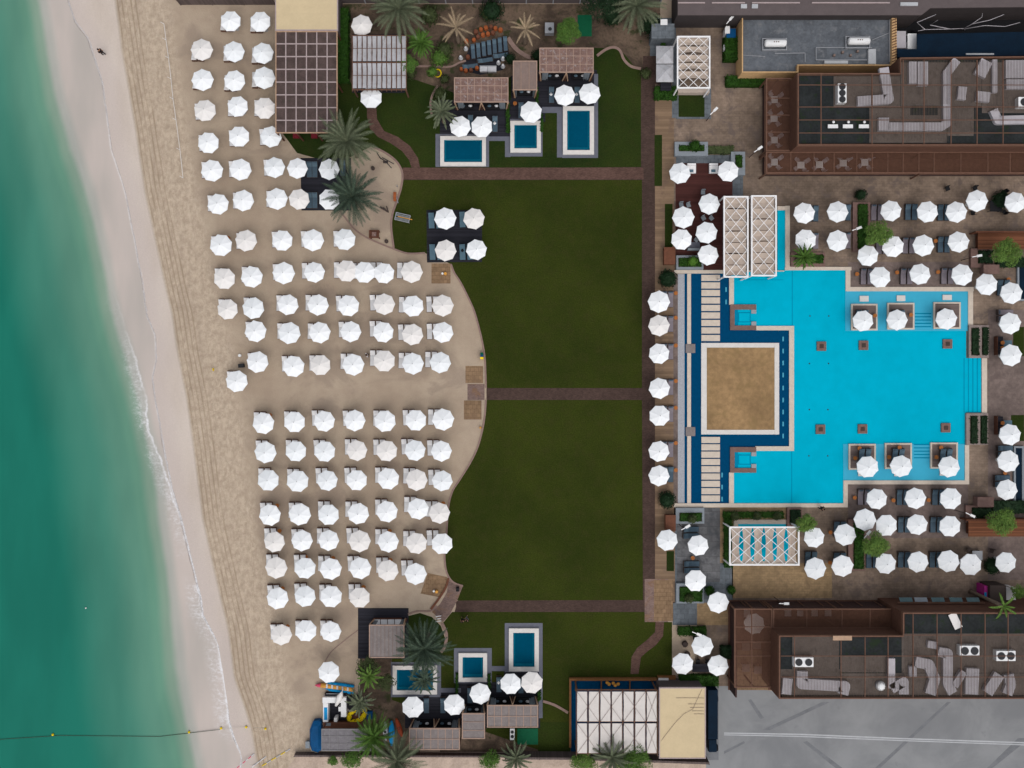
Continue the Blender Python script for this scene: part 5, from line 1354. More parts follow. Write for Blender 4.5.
# umbrellas elsewhere ------------------------------------------------
G = 'umbrellas on the beach platform'
for x,y,k,l in ((297.6,168.5,W_,'upper left on the dark beach platform'),(329.5,168.8,C_,'upper right on the dark beach platform, beside a palm'),(298,198.8,K_,'lower left on the dark beach platform'),(329,199,W_,'lower right on the dark beach platform, half under palm')):
    umbrella(x,y,f'{tone[k]} umbrella {l}',G,k)
G = 'umbrellas on the lawn platform'
for x,y,k,l in ((444.7,218.4,W_,'upper left'),(474.3,218.6,K_,'upper right'),(445.3,250.2,K_,'lower left'),(475.6,249.7,W_,'lower right')):
    umbrella(x,y,f'{tone[k]} umbrella, {l} of four on the dark lawn platform',G,k)
for x,y,l in ((309.5,169.5,'left upper'),(315,169.5,'right upper'),(309.5,200.3,'left lower'),(315,200.3,'right lower'),(343,168,'far upper')):
    lounger(x,y,0,'slate',f'slate lounger, {l} one on the dark beach platform','loungers on the beach platform',.024)
for x,y,l in ((431.5,220.5,'upper left, left'),(439,220.5,'upper left, right'),(462.5,219.5,'upper right, left'),(470,219.5,'upper right, right'),(432.5,252,'lower left, left'),(440,252,'lower left, right'),(462.5,252,'lower right, left'),(470,252,'lower right, right')):
    a,b = l.split(', '); o = lounger(x,y,R(2),'blue',f'pale blue {b} lounger under the {a} umbrella on lawn platform','loungers on the lawn platform',.024); o.scale=(1.12,1,1)
tag(MB().ball(tuple(P(462.4,250.5,.45)),.17,.2,.12).build('bag', M['cloth_black']),'small black bag on a pale blue lounger, lower right of lawn platform','bag')
CAB = [(361.9,25.2,K_,'above the pale fabric roof near the top'),(370.6,98.2,W_,'below the pale fabric roof near the top'),
 (459.7,126.2,W_,'left one above the left upper plunge pool'),(482,126,W_,'right one above the left upper plunge pool'),(531.4,111.3,W_,'above the small middle upper plunge pool'),(564,94.7,W_,'left one above the tall upper plunge pool'),(589.8,94,W_,'right one above the tall upper plunge pool'),
 (412.6,707,W_,'under the palm shaded lower plunge pool'),(453.9,705,W_,'right half of the leftmost bottom cabana deck'),(480,693.6,W_,'below the small square lower plunge pool'),(510.7,684.2,W_,'left one below the tall lower plunge pool'),(532,683,K_,'right one below the tall lower plunge pool')]
for x,y,k,l in CAB: umbrella(x,y,f'{tone[k]} umbrella, {l}','cabana umbrellas',k)
DECK = [(681,173.1,C_,'left of two at the top of the red terrace'),(728.3,171.2,W_,'right of two at the top of the red terrace'),(709.5,204.8,C_,'topmost of the right column on the red terrace'),(683.8,217.3,C_,'upper of the left column on the red terrace'),(707,231.9,C_,'middle of the right column on the red terrace'),(681.6,238.8,W_,'lower of the left column on the red terrace'),(707.6,254.8,W_,'lowest of the right column on the red terrace'),
 (666.6,540.6,C_,'at the left edge of the grey slab terrace'),(699.2,545.7,W_,'upper one on the grey slab terrace'),(695.3,580.5,W_,'lower one on the grey slab terrace'),(718.1,602.1,W_,'on tan paving at the corner of the lower restaurant'),
 (703,646,C_,'top of three on the small patio left of lower restaurant'),(683.4,664.5,W_,'left of three on the small patio left of lower restaurant'),(718.4,666,W_,'right of three on the small patio left of lower restaurant')]
for x,y,k,l in DECK: umbrella(x,y,f'{tone[k]} umbrella, {l}','terrace umbrellas',k)
for i,(x,y,k) in enumerate(((659,301.2,W_),(659,325.8,K_),(659,353.5,W_),(659.5,389,W_),(659,415.8,W_),(659.3,451.1,W_),(659.5,476.1,W_))):
    umbrella(x,y,f'{tone[k]} umbrella, {ORD[i]} from top in column between lawn and pool','promenade column of umbrellas',k)
    mv = 'mauve' if i not in (6,) else 'slate'
    lounger(664.3,y-2,0,mv,f'{mv if mv=="slate" else "mauve"} left lounger under {ORD[i]} umbrella of the column beside the pool','promenade loungers',.014)
    lounger(670.6,y-2,0,mv,f'{mv if mv=="slate" else "mauve"} right lounger under {ORD[i]} umbrella of the column beside the pool','promenade loungers',.014)
    stool(675.8,y-(8 if i<6 else 6),f'orange side table right of {ORD[i]} umbrella in the column beside the pool','promenade side tables',.014)
POOLU = [(805.2,213.4,W_,'upper of the pair right of the pool inlet'),(805.6,240,W_,'lower of the pair right of the pool inlet, touching palm'),(837.7,212.1,C_,'first from left in upper row beneath the upper restaurant'),(837.7,240,C_,'first from left in second row beneath the upper restaurant'),
 (891.4,210.4,C_,'second from left in upper row beneath the upper restaurant'),(927.7,211,C_,'third from left in upper row beneath the upper restaurant'),(957.2,211.8,C_,'fourth from left in upper row beneath the upper restaurant'),(977.3,200.4,C_,'over black chairs in upper row beneath the upper restaurant'),(1016.4,202.2,C_,'at right edge of upper row beneath the upper restaurant'),
 (868,255.1,C_,'lowest left, under the tree above the pool'),(893.7,246.5,W_,'second row, partly under the tree above the pool'),(923.2,245.2,C_,'second row, third from left above the pool'),(959.7,242.4,C_,'second row, rightmost above the pool'),
 (879.9,277.2,C_,'left of three along the pool\'s upper edge'),(920,274.8,C_,'middle of three along the pool\'s upper edge'),(961.9,275.6,C_,'right of three along the pool\'s upper edge'),(987,285,C_,'by the upper right corner of the pool'),(1012.5,293.2,C_,'topmost in the right edge column'),
 (862.7,320.3,C_,'on the left pool platform of upper shelf'),(898.2,319.7,C_,'on the middle pool platform of upper shelf'),(946.9,318.7,C_,'on the right pool platform of upper shelf'),(1010.9,322.6,C_,'second in the right edge column'),(1011.3,355,C_,'third in the right edge column, by orange stools'),
 (1011,435.2,C_,'fourth in the right edge column, by orange stools'),(1008.6,461.4,C_,'fifth in the right edge column'),(1008,489.5,C_,'lowest in the right edge column'),
 (868.5,466.9,C_,'on the left pool platform of lower shelf'),(902,466.5,C_,'on the middle pool platform of lower shelf'),(949.6,467.5,C_,'on the right pool platform of lower shelf'),
 (877,499.7,C_,'left of three along the pool\'s lower edge'),(916,499,C_,'middle of three along the pool\'s lower edge'),(951,498.7,C_,'right of three along the pool\'s lower edge'),
 (866,520.2,C_,'left of a touching pair below the pool'),(886.1,525,C_,'right of a touching pair, above the small tree'),(918.1,524.5,C_,'middle row below the pool, third from left'),(950.4,525.7,C_,'middle row below the pool, rightmost'),(845.5,535.6,C_,'by the pale planter left of the small tree'),
 (843,565.5,W_,'lowest row, second from left near lower restaurant'),(886.1,563.5,C_,'lowest row, just below the small tree'),(918.1,561.6,C_,'lowest row, fourth from left near lower restaurant'),(949,561.6,C_,'lowest row, fifth from left near lower restaurant'),(970.9,565,W_,'lowest row, left of the dark bush table'),(1006,562.2,C_,'lowest row, right of the dark bush table'),
 (813.8,537.1,C_,'under the small tree right of the wide lattice shade'),(814.8,569.1,C_,'lowest row, first from left near lower restaurant')]
for x,y,k,l in POOLU: umbrella(x,y,f'{tone[k]} umbrella, {l}','pool terrace umbrellas',k)
def pair(cx,cy,kind,where,rz=0,z=.014,gap=6.6):
    for sgn,nm in ((-1,'left' if rz==0 else 'upper'),(1,'right' if rz==0 else 'lower')):
        dx,dy = (sgn*gap/2,0) if rz==0 else (0,sgn*gap/2)
        lounger(cx+dx,cy+dy,rz,kind,f'{nm} {kind} lounger of pair {where}','pool terrace loungers',z)
for a in ((876.8,212.5,'mauve','second from left, upper row'),(911,212,'slate','left of third umbrella, upper row'),(943.5,212.5,'slate','between third and fourth umbrellas, upper row'),(844.5,212.5,'slate','right of first umbrella, upper row'),(844.5,240.5,'mauve','right of first umbrella, second row'),
          (812.3,213.5,'slate','right of the upper umbrella by pool inlet'),(812.3,241,'mauve','right of the lower umbrella by pool inlet'),(908.3,245.5,'mauve','left of third umbrella, second row'),(943.5,244.5,'slate','left of rightmost umbrella, second row'),(882,246,'mauve','under the tree above the pool'),
          (866.5,276.5,'mauve','at left of the pool\'s upper edge'),(906.3,276.3,'mauve','at middle of the pool\'s upper edge'),(947,276,'mauve','at right of the pool\'s upper edge'),(1003,287.5,'slate','by the pool\'s upper right corner'),
          (863.6,497,'mauve','at left of the pool\'s lower edge'),(902.5,497,'slate','at middle of the pool\'s lower edge'),(938,497,'slate','at right of the pool\'s lower edge'),(903.8,524.5,'slate','in middle row left below the pool'),(936,524.5,'slate','in middle row right below the pool'),(839.6,529,'slate','by the pale planter below the pool'),
          (872,560,'slate','below the small tree'),(903.8,559.5,'slate','in lowest row, middle'),(935.3,559.5,'slate','in lowest row, right'),(839.4,560,'slate','in lowest row, second from left'),(810.8,559,'slate','in lowest row, far left')):
    pair(*a)
pair(1005,315.5,'mauve','in the right edge column, top',R(90)); pair(1004.7,451.5,'slate','in the right edge column, middle',R(90)); pair(1001.7,481,'slate','in the right edge column, bottom',R(90))
pair(690.8,532.5,'slate','at top of the grey slab terrace',R(90)); pair(691.5,567,'slate','lower on the grey slab terrace',R(90))
for x,y,l in ((864,456,'left lower'),(897.3,456,'middle lower'),(945,456,'right lower'),(861,318,'left upper'),(897,318,'middle upper'),(944.5,317.5,'right upper')):
    pair(x,y,'slate',f'on the {l} pool platform',0,.24)
for x,y,l,z in ((857,274,'by left pair along the pool\'s upper edge',0),(897,272.5,'by middle pair along the pool\'s upper edge',0),(938,272,'by right pair along the pool\'s upper edge',0),(874,315.8,'on the left upper pool platform',.24),(910,315,'on the middle upper pool platform',.24),(858.6,448,'at top of the left lower pool platform',.24),(854.4,458,'at left side of the left lower pool platform',.24),(898.6,447.3,'at top of the middle lower pool platform',.24),(888,457,'at left side of the middle lower pool platform',.24),(940,447.3,'at top of the right lower pool platform',.24),(935.3,457,'at left side of the right lower pool platform',.24),
    (854.7,497.7,'by left pair along the pool\'s lower edge',0),(893.3,500.3,'by middle pair along the pool\'s lower edge',0),(928.5,500,'by right pair along the pool\'s lower edge',0),(830.4,532.3,'left of pair by the pale planter',0),(830,562.6,'left of second pair in lowest row',0),(692.7,558,'between umbrellas on the grey slab terrace',0),(1008.5,279.5,'near the dark strip pool at upper right',0),(935.5,241,'between umbrellas in second row above the pool',0),(1005,473,'between the two slate pairs at right edge',0)):
    stool(x,y,f'orange side table {l}','pool terrace side tables',z+.014)
for yy,nm in ((345.5,'upper'),(425.5,'lower')):
    t=thing('bench',f'dark bench with two orange stools at right edge, {nm} of two','bench',P(1000.5,yy)); MB().pbox(998,yy-9,1003,yy+9,.05,.42).build('seat', M['deck_dark'], t)
    MB().pbox(997.6,yy-9.4,997.9,yy+9.4,.05,.8).build('backrest', M['wood_brown'], t)
    for j in (-2.6,2.6):
        stool(1000.5,yy+j,f'{"upper" if j<0 else "lower"} orange stool on the {nm} dark bench at right edge','stools on the benches',.422)
    table(1008,yy-1.5,.95,.85,f'slate table beside the {nm} dark bench at right edge','cushion_blue')
# cafe furniture
for x,y,a,l in ((975.2,188.6,0,'black chair above the umbrella over black chairs'),(972.9,213,180,'black chair below the umbrella over black chairs'),(947.6,188.7,20,'black chair standing alone beneath the upper restaurant'),(1004.5,192.5,-40,'black chair upper right of the dark bush table, top right'),(1004.5,212,220,'black chair lower right of the dark bush table, top right')):
    chair(x,y,R(a),l,'black cafe chairs')
for x,y,a,l in ((969.2,550,0,'brown chair left of the dark bush, lower terrace'),(991.6,551,-20,'brown chair right of the dark bush, lower terrace')): chair(x,y,R(a),l,'brown cafe chairs',mat='rattan_brown')
table(996,206,1.4,1.3,'dark square table by the two umbrellas at the top right','rattan_black'); table(977.5,555.5,1.2,1.1,'grey square table by the dark bush on the lower terrace','metal_grey')
ball_bush(998.5,201,9,'dark green round bush beside table at the top right','leaf_dark',.7); ball_bush(990,564.5,8.6,'dark green round bush between two umbrellas in lowest row','leaf_dark',.7)
ball_bush(858.6,195.8,5.5,'small dark bush above the left planter beneath upper restaurant','leaf_dark',.7)
for x,y,a,l in ((695,637.5,10,'black chair at left of small patio\'s top umbrella'),(697.8,661.5,0,'black chair left at the dark patio table'),(707.5,661.5,0,'black chair right at the dark patio table')): chair(x,y,R(a),l,'black patio chairs')
for x,y,l in ((684.6,643.5,'brown pouf left of the small patio\'s top umbrella'),(686.8,653.8,'brown pouf above the small patio\'s left umbrella')):
    p=P(x,y); m=MB(); m.cyl(p.x,p.y,.3,0,.12,16,.36); m.cyl(p.x,p.y,.36,.12,.32,16,.36); m.cyl(p.x,p.y,.36,.32,.42,16,.28); tag(m.build('pouf', M['rattan_brown']),l,'pouf','brown poufs')
table(700.5,668,2.0,.95,'long dark table between two umbrellas on the small patio','deck_dark')
for i,(x,y) in enumerate(((703,192.5),(681.3,204.8),(688.5,205.3),(703.5,218.3),(711.5,218.3),(696.5,240))):
    chair(x,y,R(10*i),f'pale grey cafe chair on the red terrace, {ORD[i]} from top','pale terrace chairs',mat='planter_grey')
for x0,l in ((687.5,'left'),(709.5,'right')):
    p=P(x0+4,168); t=thing('terrace_sofa',f'white sofa under the {l} upper umbrella of red terrace','sofa',p); MB().pbox(x0,164,x0+8.5,173,.1,.42).build('seat', M['cushion_white'], t); MB().pbox(x0,163.3,x0+8.5,165,.43,.8).build('backrest', M['cushion_white'], t); MB().pbox(x0+2,169.5,x0+6,172,.422,.55).build('cushion', M['cushion_blue'], t)
p=P(694,245); t=thing('terrace_sofa','pale blue sofa below the red terrace\'s left column of umbrellas','sofa',p); MB().pbox(688,242,700,248,.1,.42).build('seat', M['granite_grey'], t); MB().pbox(688,248.1,700,250,.1,.8).build('backrest', M['planter_grey'], t)

# planters, hedges and clipped bushes
def planter(label, r, hed, balls=(), mat='planter_grey', h=.5, leafm='leaf_hedge', nm='planter'):
    a,b,c,d = r; t = thing(nm, label, 'planter', P((a+c)/2,(b+d)/2)); m=MB(); e,f,g,k=hed
    m.pbox(a,b,c,f,0,h,0); m.pbox(a,k,c,d,0,h,0); m.pbox(a,f,e,k,0,h,0); m.pbox(g,f,c,k,0,h,0); m.build('box', M[mat], t)
    MB().pbox(e,f,g,k,0,h-.1,0).build('soil', M['soil'], t)
    o=hedge(e+.3,f+.3,g-.3,k-.3,h+.25,'plants','leaf_hedge' if leafm is None else leafm,'plants','x'); reparent(o,t)
    for i,(x,y,r_,mt) in enumerate(balls): reparent(ball_bush(x,y,r_,'b',mt,h+.35,name='round_bush'),t)
def reparent(o,t):
    o.location = Vector(o.location)-absloc(t); o.parent = t
    for k in ('label','category','group'):
        if k in o.keys(): del o[k]
planter('grey stone planter with round bush at top of red terrace',(674,143,707,157),(678,146.5,703.5,152.5),[(693,147.6,5.6,'leaf_hedge')])
planter('tall grey stone planter at top right of red terrace',(730,152.8,744,176),(734,156,741.2,169),h=.5)
planter('grey planter with lime round bush below the red terrace',(675.5,256,702.5,270),(677.5,258.5,700.5,267.5),[(691,262.3,5,'leaf_lime')])
planter('grey planter with olive round bush at top of grey slab terrace',(675,507.4,703.4,523),(678.5,512,701,520.8),[(690.6,517.5,4.4,'leaf_olive')])
planter('grey planter with olive round bush at bottom of grey slab terrace',(675.5,582.5,702.8,602.3),(678.5,585.5,701.4,600.5),[(687.4,596.3,4.6,'leaf_olive')])
planter('pale planter with two dark hedges at the pool\'s right, upper one, left bed',(967.5,325.4,978.6,358),(969.6,328,977.4,355.5),mat='planter_stone',leafm='leaf_dark',h=.35)
planter('pale planter at the pool\'s right, upper one, right bed',(978.7,325.4,987.2,358),(980.2,327.5,986.4,355),mat='planter_stone',leafm='leaf_dark',h=.35)
planter('pale planter at the pool\'s right, lower one, left bed',(964.8,413.2,976.6,444.6),(968.5,415.8,976,443.4),mat='planter_stone',leafm='leaf_dark',h=.35)
planter('pale planter at the pool\'s right, lower one, right bed',(976.7,413.2,986.5,444.6),(978.6,415.8,985.6,443.4),mat='planter_stone',leafm='leaf_dark',h=.35)
planter('pale planter with shrubs left of the tree above the pool',(851.5,203,869,252),(856,205,866.5,249.5),mat='stone_brown',h=.4)
planter('pale planter left of the small tree below the pool',(847,519,864,570),(852,522,862.5,568),mat='stone_brown',h=.4)
planter('pale planter with palm right of the pool inlet',(790,253,824,267),(794.5,255,822,264),mat='stone_brown',h=.4)
planter('pale planter with dark bush left of the small tree beneath the pool',(786,507.5,801,526),(788.5,509,799.5,524),mat='stone_brown',h=.4,leafm='leaf_dark')
planter('pale planter with dark shrubs right of the upper pool terrace',(969,249,992,268),(976,251,991,264),mat='stone_brown',h=.4,leafm='leaf_dark')
planter('pale planter with dark shrubs right of the lower pool terrace',(964,505,992,522),(970,507,990,520),mat='stone_brown',h=.4,leafm='leaf_dark')
hedge(723,511,782,517.5,.8,'green hedge along the top of the wide lattice shade',dens=90); hedge(723,517.8,731,566,.8,'green hedge at the left end of the wide lattice shade',dens=90)
for i,(x,y) in enumerate(((733,515),(755,515),(775,515))): ball_bush(x,y,4.3,f'olive clipped ball on the hedge above wide lattice shade, {ORD[i]} from left','leaf_olive',.75,'clipped balls on the hedge')
ball_bush(708.5,589.6,4.7,'dark clipped ball left of the umbrella at lower restaurant corner'); ball_bush(730.3,589,4.2,'dark clipped ball above the umbrella at lower restaurant corner')
hedge(677.5,625.5,705,634.3,.8,'green hedge at the top of the small patio',dens=90); hedge(678.5,673.5,717,685,.8,'green hedge at the bottom of the small patio',dens=90)
hedge(719.5,644.5,731,657.5,.8,'dark green hedge block at right of the small patio','leaf_dark',dens=90)
ball_bush(666.6,279.6,9.2,'big dark clipped bush above the column of umbrellas beside the pool','leaf_dark',.9); ball_bush(665.6,499,8.6,'big dark clipped bush below the column of umbrellas beside the pool','leaf_dark',.9)
hedge(706,146.5,733,155,.5,'grey green low shrubs right of the top red terrace planter','leaf_olive',dens=40)
hedge(660,40,665,95,.9,'tall green hedge left of the pale cafe umbrellas near the top',dens=90); hedge(654,88,676,101,.7,'green hedge below the pale cafe umbrellas near the top',dens=80)
hedge(339,12,350.5,84,1.4,'leafy green hedge between pavilion and pale fabric roof',dens=60)
hedge(723,40,739,63,1.0,'green hedge block at left of the cream parapet building',dens=60); hedge(725,77.5,765,88,.9,'green hedge below the cream parapet building',dens=60)
hedge(995,258,1024,268,.6,'dark hedge behind the tree at upper right edge','leaf_dark'); hedge(990,500,1024,513,.6,'dark hedge behind the tree at lower right edge','leaf_dark')
# timber huts and cabinets
def box_thing(name,label,cat,r,h,mat,top=None,z=0,lip=.05):
    a,b,c,d=r; t=thing(name,label,cat,P((a+c)/2,(b+d)/2)); MB().pbox(a,b,c,d,z,h).build('body', M[mat], t)
    m=MB(); m.pbox(a-.4,b-.4,c+.4,d+.4,h+.002,h+lip); m.build('top', M[top or mat], t); return t
box_thing('towel_cabinet','reddish timber cabinet left of the red terrace planter','cabinet',(664.5,247.5,675,264),1.0,'wood_red'); box_thing('towel_cabinet','reddish timber cabinet left of the grey slab terrace','cabinet',(666,515.5,675.4,530.5),1.0,'wood_red')
box_thing('storage_box','tan box above the tree at lower right edge','box',(978,497.5,993.5,506.5),1.1,'stone_brown'); box_thing('storage_box','brown boxes below the tree at upper right','box',(984,265,999,273.5),.9,'stone_brown')
for r,l in (((978,232.5,1040,249),'brown plank bar counter by the tree at upper right edge'),((968.5,521,1040,536.5),'brown plank bar counter by the tree at lower right edge')):
    t=thing('timber_bar',l,'bar',P((r[0]+r[2])/2,(r[1]+r[3])/2)); MB().pbox(r[0],r[1],r[2],r[3],.9,1.02,1.0).build('counter_top', M['boards_bar'], t); MB().pbox(r[0]+2,r[1]+2,r[2],r[3]-2,0,.898,1.0).build('counter_base', M['wood_brown'], t)
    MB().pbox(r[0]-2,r[1]-1.4,r[2],r[1]-.3,0,1.5,1.5).build('screen', M['wood_red'], t)
for r,l in (((1016,262,1060,301),'dark strip pool with pale frame at upper right edge'),((1012.5,446,1022.5,504),'dark strip pool with grey frame at lower right edge')):
    t=thing('reflecting_pool',l,'pool',P((r[0]+r[2])/2,(r[1]+r[3])/2)); m=MB(); w=1.8; m.pbox(r[0],r[1],r[2],r[1]+w,0,.3,0); m.pbox(r[0],r[3]-w,r[2],r[3],0,.3,0); m.pbox(r[0],r[1]+w,r[0]+w,r[3]-w,0,.3,0); m.pbox(r[2]-w,r[1]+w,r[2],r[3]-w,0,.3,0); m.build('frame', M['planter_grey'], t)
    MB().prect(r[0]+w,r[1]+w,r[2]-w,r[3]-w,.2).build('water_surface', M['canvas_navy'], t)
def lamp(px,py,ang,label,h=3.0,size=1.0):
    p=P(px,py,h); t=thing('street_lamp',label,'lamp',(p.x,p.y,0),'white garden lamps'); MB().tube([(p.x,p.y,0),(p.x,p.y,h)],[.045,.03],8).build('post', M['rattan_brown'], t)
    d=Vector((math.cos(R(ang)),math.sin(R(ang)),0)); q=Vector((p.x,p.y,h)); m=MB(); m.bar(q-d*.35*size,q+d*.75*size,.09,.07); m.build('arm', M['frame_white'], t); m=MB(); m.bar(q+d*.2*size+Vector((0,0,.05)),q+d*.8*size+Vector((0,0,.05)),.28,.1); m.build('lamp_head', M['metal_white'], t)
for x,y,a,l in ((756.5,150.5,35,'white lamp on the left side of the upper restaurant'),(712.5,112.5,45,'white lamp right of the square lawn near the cafe'),(855,229.5,20,'white lamp on the planter above the pool'),(975,256.5,10,'white lamp by the planter at upper right'),(968.5,514,-25,'white lamp by the planter at lower right'),(684,528.5,30,'white lamp on the grey slab terrace by the slate loungers'),(695,633,-20,'white lamp at the hedge of the small patio'),(866,536,50,'white lamp beside the small tree below the pool'),(728.5,21.5,50,'white lamp at the corner of the cream parapet building'),(782,603.5,0,'white lamp on the maroon screen of lower restaurant')):
    lamp(x,y,a,l)
# cafe corner near the top: pale square canopies
for y0,l in ((44.5,'upper'),(63,'lower')):
    z=2.7; a=P(656.8,y0+17.8,z); b=P(674,y0,z); c=(a+b)/2; t=thing('square_parasol',f'pale square parasol left of the white lattice shade, {l} of two','parasol',(c.x,c.y,0),'pale square parasols')
    m=MB(); m.add([(a.x,a.y,z-.4),(b.x,a.y,z-.4),(b.x,b.y,z-.4),(a.x,b.y,z-.4),(c.x,c.y,z+.12),(c.x,a.y,z-.42),(b.x,c.y,z-.42),(c.x,b.y,z-.42),(a.x,c.y,z-.42)],[(0,5,4),(5,1,4),(1,6,4),(6,2,4),(2,7,4),(7,3,4),(3,8,4),(8,0,4)]); m.build('canopy', M['fabric_pale_grey'], t); MB().cyl(c.x,c.y,.04,0,z+.1,8).build('pole', M['pole'], t)
box_thing('cafe_bar','slate grey curved bar roof at the top beside a palm','bar',(652,24,674,38),2.2,'slab_blue_grey'); box_thing('cafe_counter','dark counter under the pale square parasols','counter',(661,83,671,90),1.0,'deck_dark'); 
box_thing('serving_table','white serving table on the curved slate bar','table',(661,19.5,667,24.5),2.35,'metal_white',z=2.26)
box_thing('laundry_cart','blue cart by the wall left of cream parapet building','cart',(727,29,735.5,37),1.1,'tarp_blue'); box_thing('linen_bin','white linen bin by the wall left of cream parapet building','bin',(725.5,26.5,729.5,33),1.2,'metal_white')
box_thing('linen_bag','white bag on the ground left of the cream parapet building','bag',(724,45,730,50),.6,'clay_white'); box_thing('linen_bag','second white bag nearer the cream parapet building','bag',(731.5,45.5,736,50),.6,'clay_white')

# ------------------------------------------------------------------ palms and trees
palm(399,9,30,5.5,'large grey green palm at the top edge above the pale fabric roof','frond',nf=50)
palm(347,141.5,31,6.0,'large grey green palm right of the brown beach pavilion','frond',nf=62)
palm(352.5,196.5,29,6.0,'dark green palm on the beach platform above the sandpit','frond_dark',nf=62)
palm(441.5,112,17,3.5,'small palm left of the left upper cabana','frond',nf=30)
palm(636.5,6,29,5.5,'silvery palm at the top edge left of the cafe','frond',nf=44)
palm(424,649,30,5.5,'tall dark palm right of the ribbed beach cabana','frond_dark',nf=62)
palm(424,679,16,3.5,'small palm over the lower left plunge pool','frond_dark',nf=26)
palm(360,702,15,3.2,'grey palm beside the yellow inflatable','frond',nf=24)
palm(374,737,23,4.0,'bright green palm beside the beach hut roof','leaf_mid',nf=46)
palm(397,761,28,5.0,'grey green palm at the bottom edge','frond',nf=46)
palm(804,257,13,3.2,'small olive palm in the planter by the pool inlet','leaf_mid',nf=34)
palm(456,27.5,19,4.0,'dry straw coloured palm left of the clay pots','frond_dry',nf=13,dry=True)
palm(525.5,29,17,4.0,'dry straw coloured palm right of the stored sunbeds','frond_dry',nf=12,dry=True)
palm(369,676,14,3.0,'broad leaved pale green plant left of the palm shaded plunge pool','leaf_bright',nf=22,leaf_w=.11)
palm(421,43.5,14,2.6,'spiky bright green rosette bush right of the pale fabric roof','leaf_mid',nf=50)
palm(516,758,17,3.0,'feathery palm at the bottom edge below green turf','frond',nf=26)
palm(612,757,22,3.6,'feathery grey palm below the white fabric shade','frond',nf=30)
tree(567.5,30,14.5,3.2,'round feathery tree with lime centre at the top','leaf_mid',2600)
tree(603,2,24,5,'large dark green tree at the top edge','leaf_dark',3600)
tree(877,234,15.5,3.6,'bright green tree between umbrellas above the pool','leaf_bright',2600)
tree(1005,252,16.5,3.8,'bright green tree at the upper right edge','leaf_bright',2800)
tree(805,523,11,3.2,'small bright tree between the wide lattice shade and an umbrella','leaf_bright',1600)
tree(874,545,15,3.6,'bright feathery tree between umbrellas below the pool','leaf_bright',2600)
tree(1000.5,521.5,16.5,3.8,'bright green tree at the lower right edge','leaf_bright',2800)
tree(408,65,11,2.2,'low bushy shrub below the spiky rosette bush','leaf_mid',1100)
tree(632,762,21,2.8,'leafy dark green bush at the bottom edge below the fabric shade','leaf_mid',3000)
tree(583,760,15,2.4,'lighter green bush at the bottom edge beneath the white shade','leaf_bright',1800)
tree(490,760,12,2.2,'small green bush on the sandy lane below the cabanas','leaf_mid',1200)
tree(352,758,12,2.0,'small green shrub on the sandy lane below the beach hut','leaf_mid',1100); tree(333,760,6,1.5,'tiny green shrub left of the lane shrub','leaf_mid',500)
tree(368,655+12,13,2.4,'olive shrub mass below the ribbed cabana','leaf_olive',1500); tree(385,682,11,2.0,'olive undergrowth left of the plunge pool coping','leaf_olive',900)
tree(700+318,592,8,3.0,'yellow green branch at right edge by the kiosk','leaf_bright',700)
palm(1003,606,14,6.6,'bright banana like leaves over the lower restaurant roof','leaf_bright',nf=9,leaf_w=.16)
for i,(x,y,r,mt,l) in enumerate(((345,20,6,'leaf_dark','dark shrub behind the cream canopy at top'),(430,18,9,'leaf_olive','olive shrub right of the top palm'),(445,52,8,'leaf_olive','olive shrub left of the clay pots'),(440,60,8,'leaf_mid','green shrub by the low kerb'),(492,14,10,'leaf_dark','dark shrub above the clay pots'),(487,16,6,'leaf_olive','pale olive shrub above the clay pots'),(510,60,5,'leaf_dark','dark shrub right of the white jars'),(537,57,5,'leaf_dark','dark shrub between the upper cabana roofs'),(411,75,5,'leaf_olive','olive shrub at the garden kerb'),(433,73,5,'leaf_mid','green shrub at the garden kerb\'s middle'),(650,28,10,'leaf_dark','dark shrub between silvery palm and cafe'),(612,20,8,'leaf_dark','dark shrub under the silvery palm'),(645,75,5,'leaf_olive','olive shrub at the garden kerb\'s right end'),(440,95,6,'leaf_olive','olive shrub above the small left palm'),(445,80,4,'leaf_olive','dry shrub beside the yellow hose'))):
    ball_bush(x,y,r,l,mt,r*S*.8,'garden shrubs',name='garden_shrub',loose=3)

# ------------------------------------------------------------------ playground, beach clutter, water sports
m=MB(); c=P(437.6,73.5); 
for k in range(3):
    pts=[(c.x+(.38+.04*k)*math.cos(a),c.y+(.42+.03*k)*math.sin(a),.06+.05*k) for a in [i*math.pi/10 for i in range(21)]]; m.tube(pts,.045,6)
tag(m.build('garden_hose', M['paint_yellow']),'coiled yellow hose on the grass by the small left palm','hose')
t=thing('swing_bench','grey framed swing bench with orange stripe on the lawn edge','bench',P(404,219)); d=Vector((math.cos(R(-13)),math.sin(R(-13)),0)); e=Vector((-d.y,d.x,0)); c=P(403.5,218.6)
m=MB(); [m.bar(c+d*-.95+e*k*.42+Vector((0,0,.6)),c+d*.85+e*k*.42+Vector((0,0,.6)),.09,.06) for k in (-1,1)]; [m.bar(c+d*k+e*-.42+Vector((0,0,.56)),c+d*k+e*.42+Vector((0,0,.56)),.09,.06) for k in (-.9,.8)]; m.build('frame', M['metal_grey'], t)
m=MB(); [m.bar(c+d*-.85+e*k*.13+Vector((0,0,.5)),c+d*.75+e*k*.13+Vector((0,0,.5)),.09,.03) for k in (-2,-1,1,2)]; m.build('slats', M['planter_grey'], t)
m=MB(); m.bar(c+d*-.6+Vector((0,0,.64)),c+d*1.15+Vector((0,0,.66)),.08,.05); m.build('stripe', M['paint_orange'], t)
m=MB(); [m.bar(c+d*a+e*b,c+d*a+e*b+Vector((0,0,.55)),.06,.06) for a in (-.9,.8) for b in (-.38,.38)]; m.build('legs', M['metal_grey'], t)
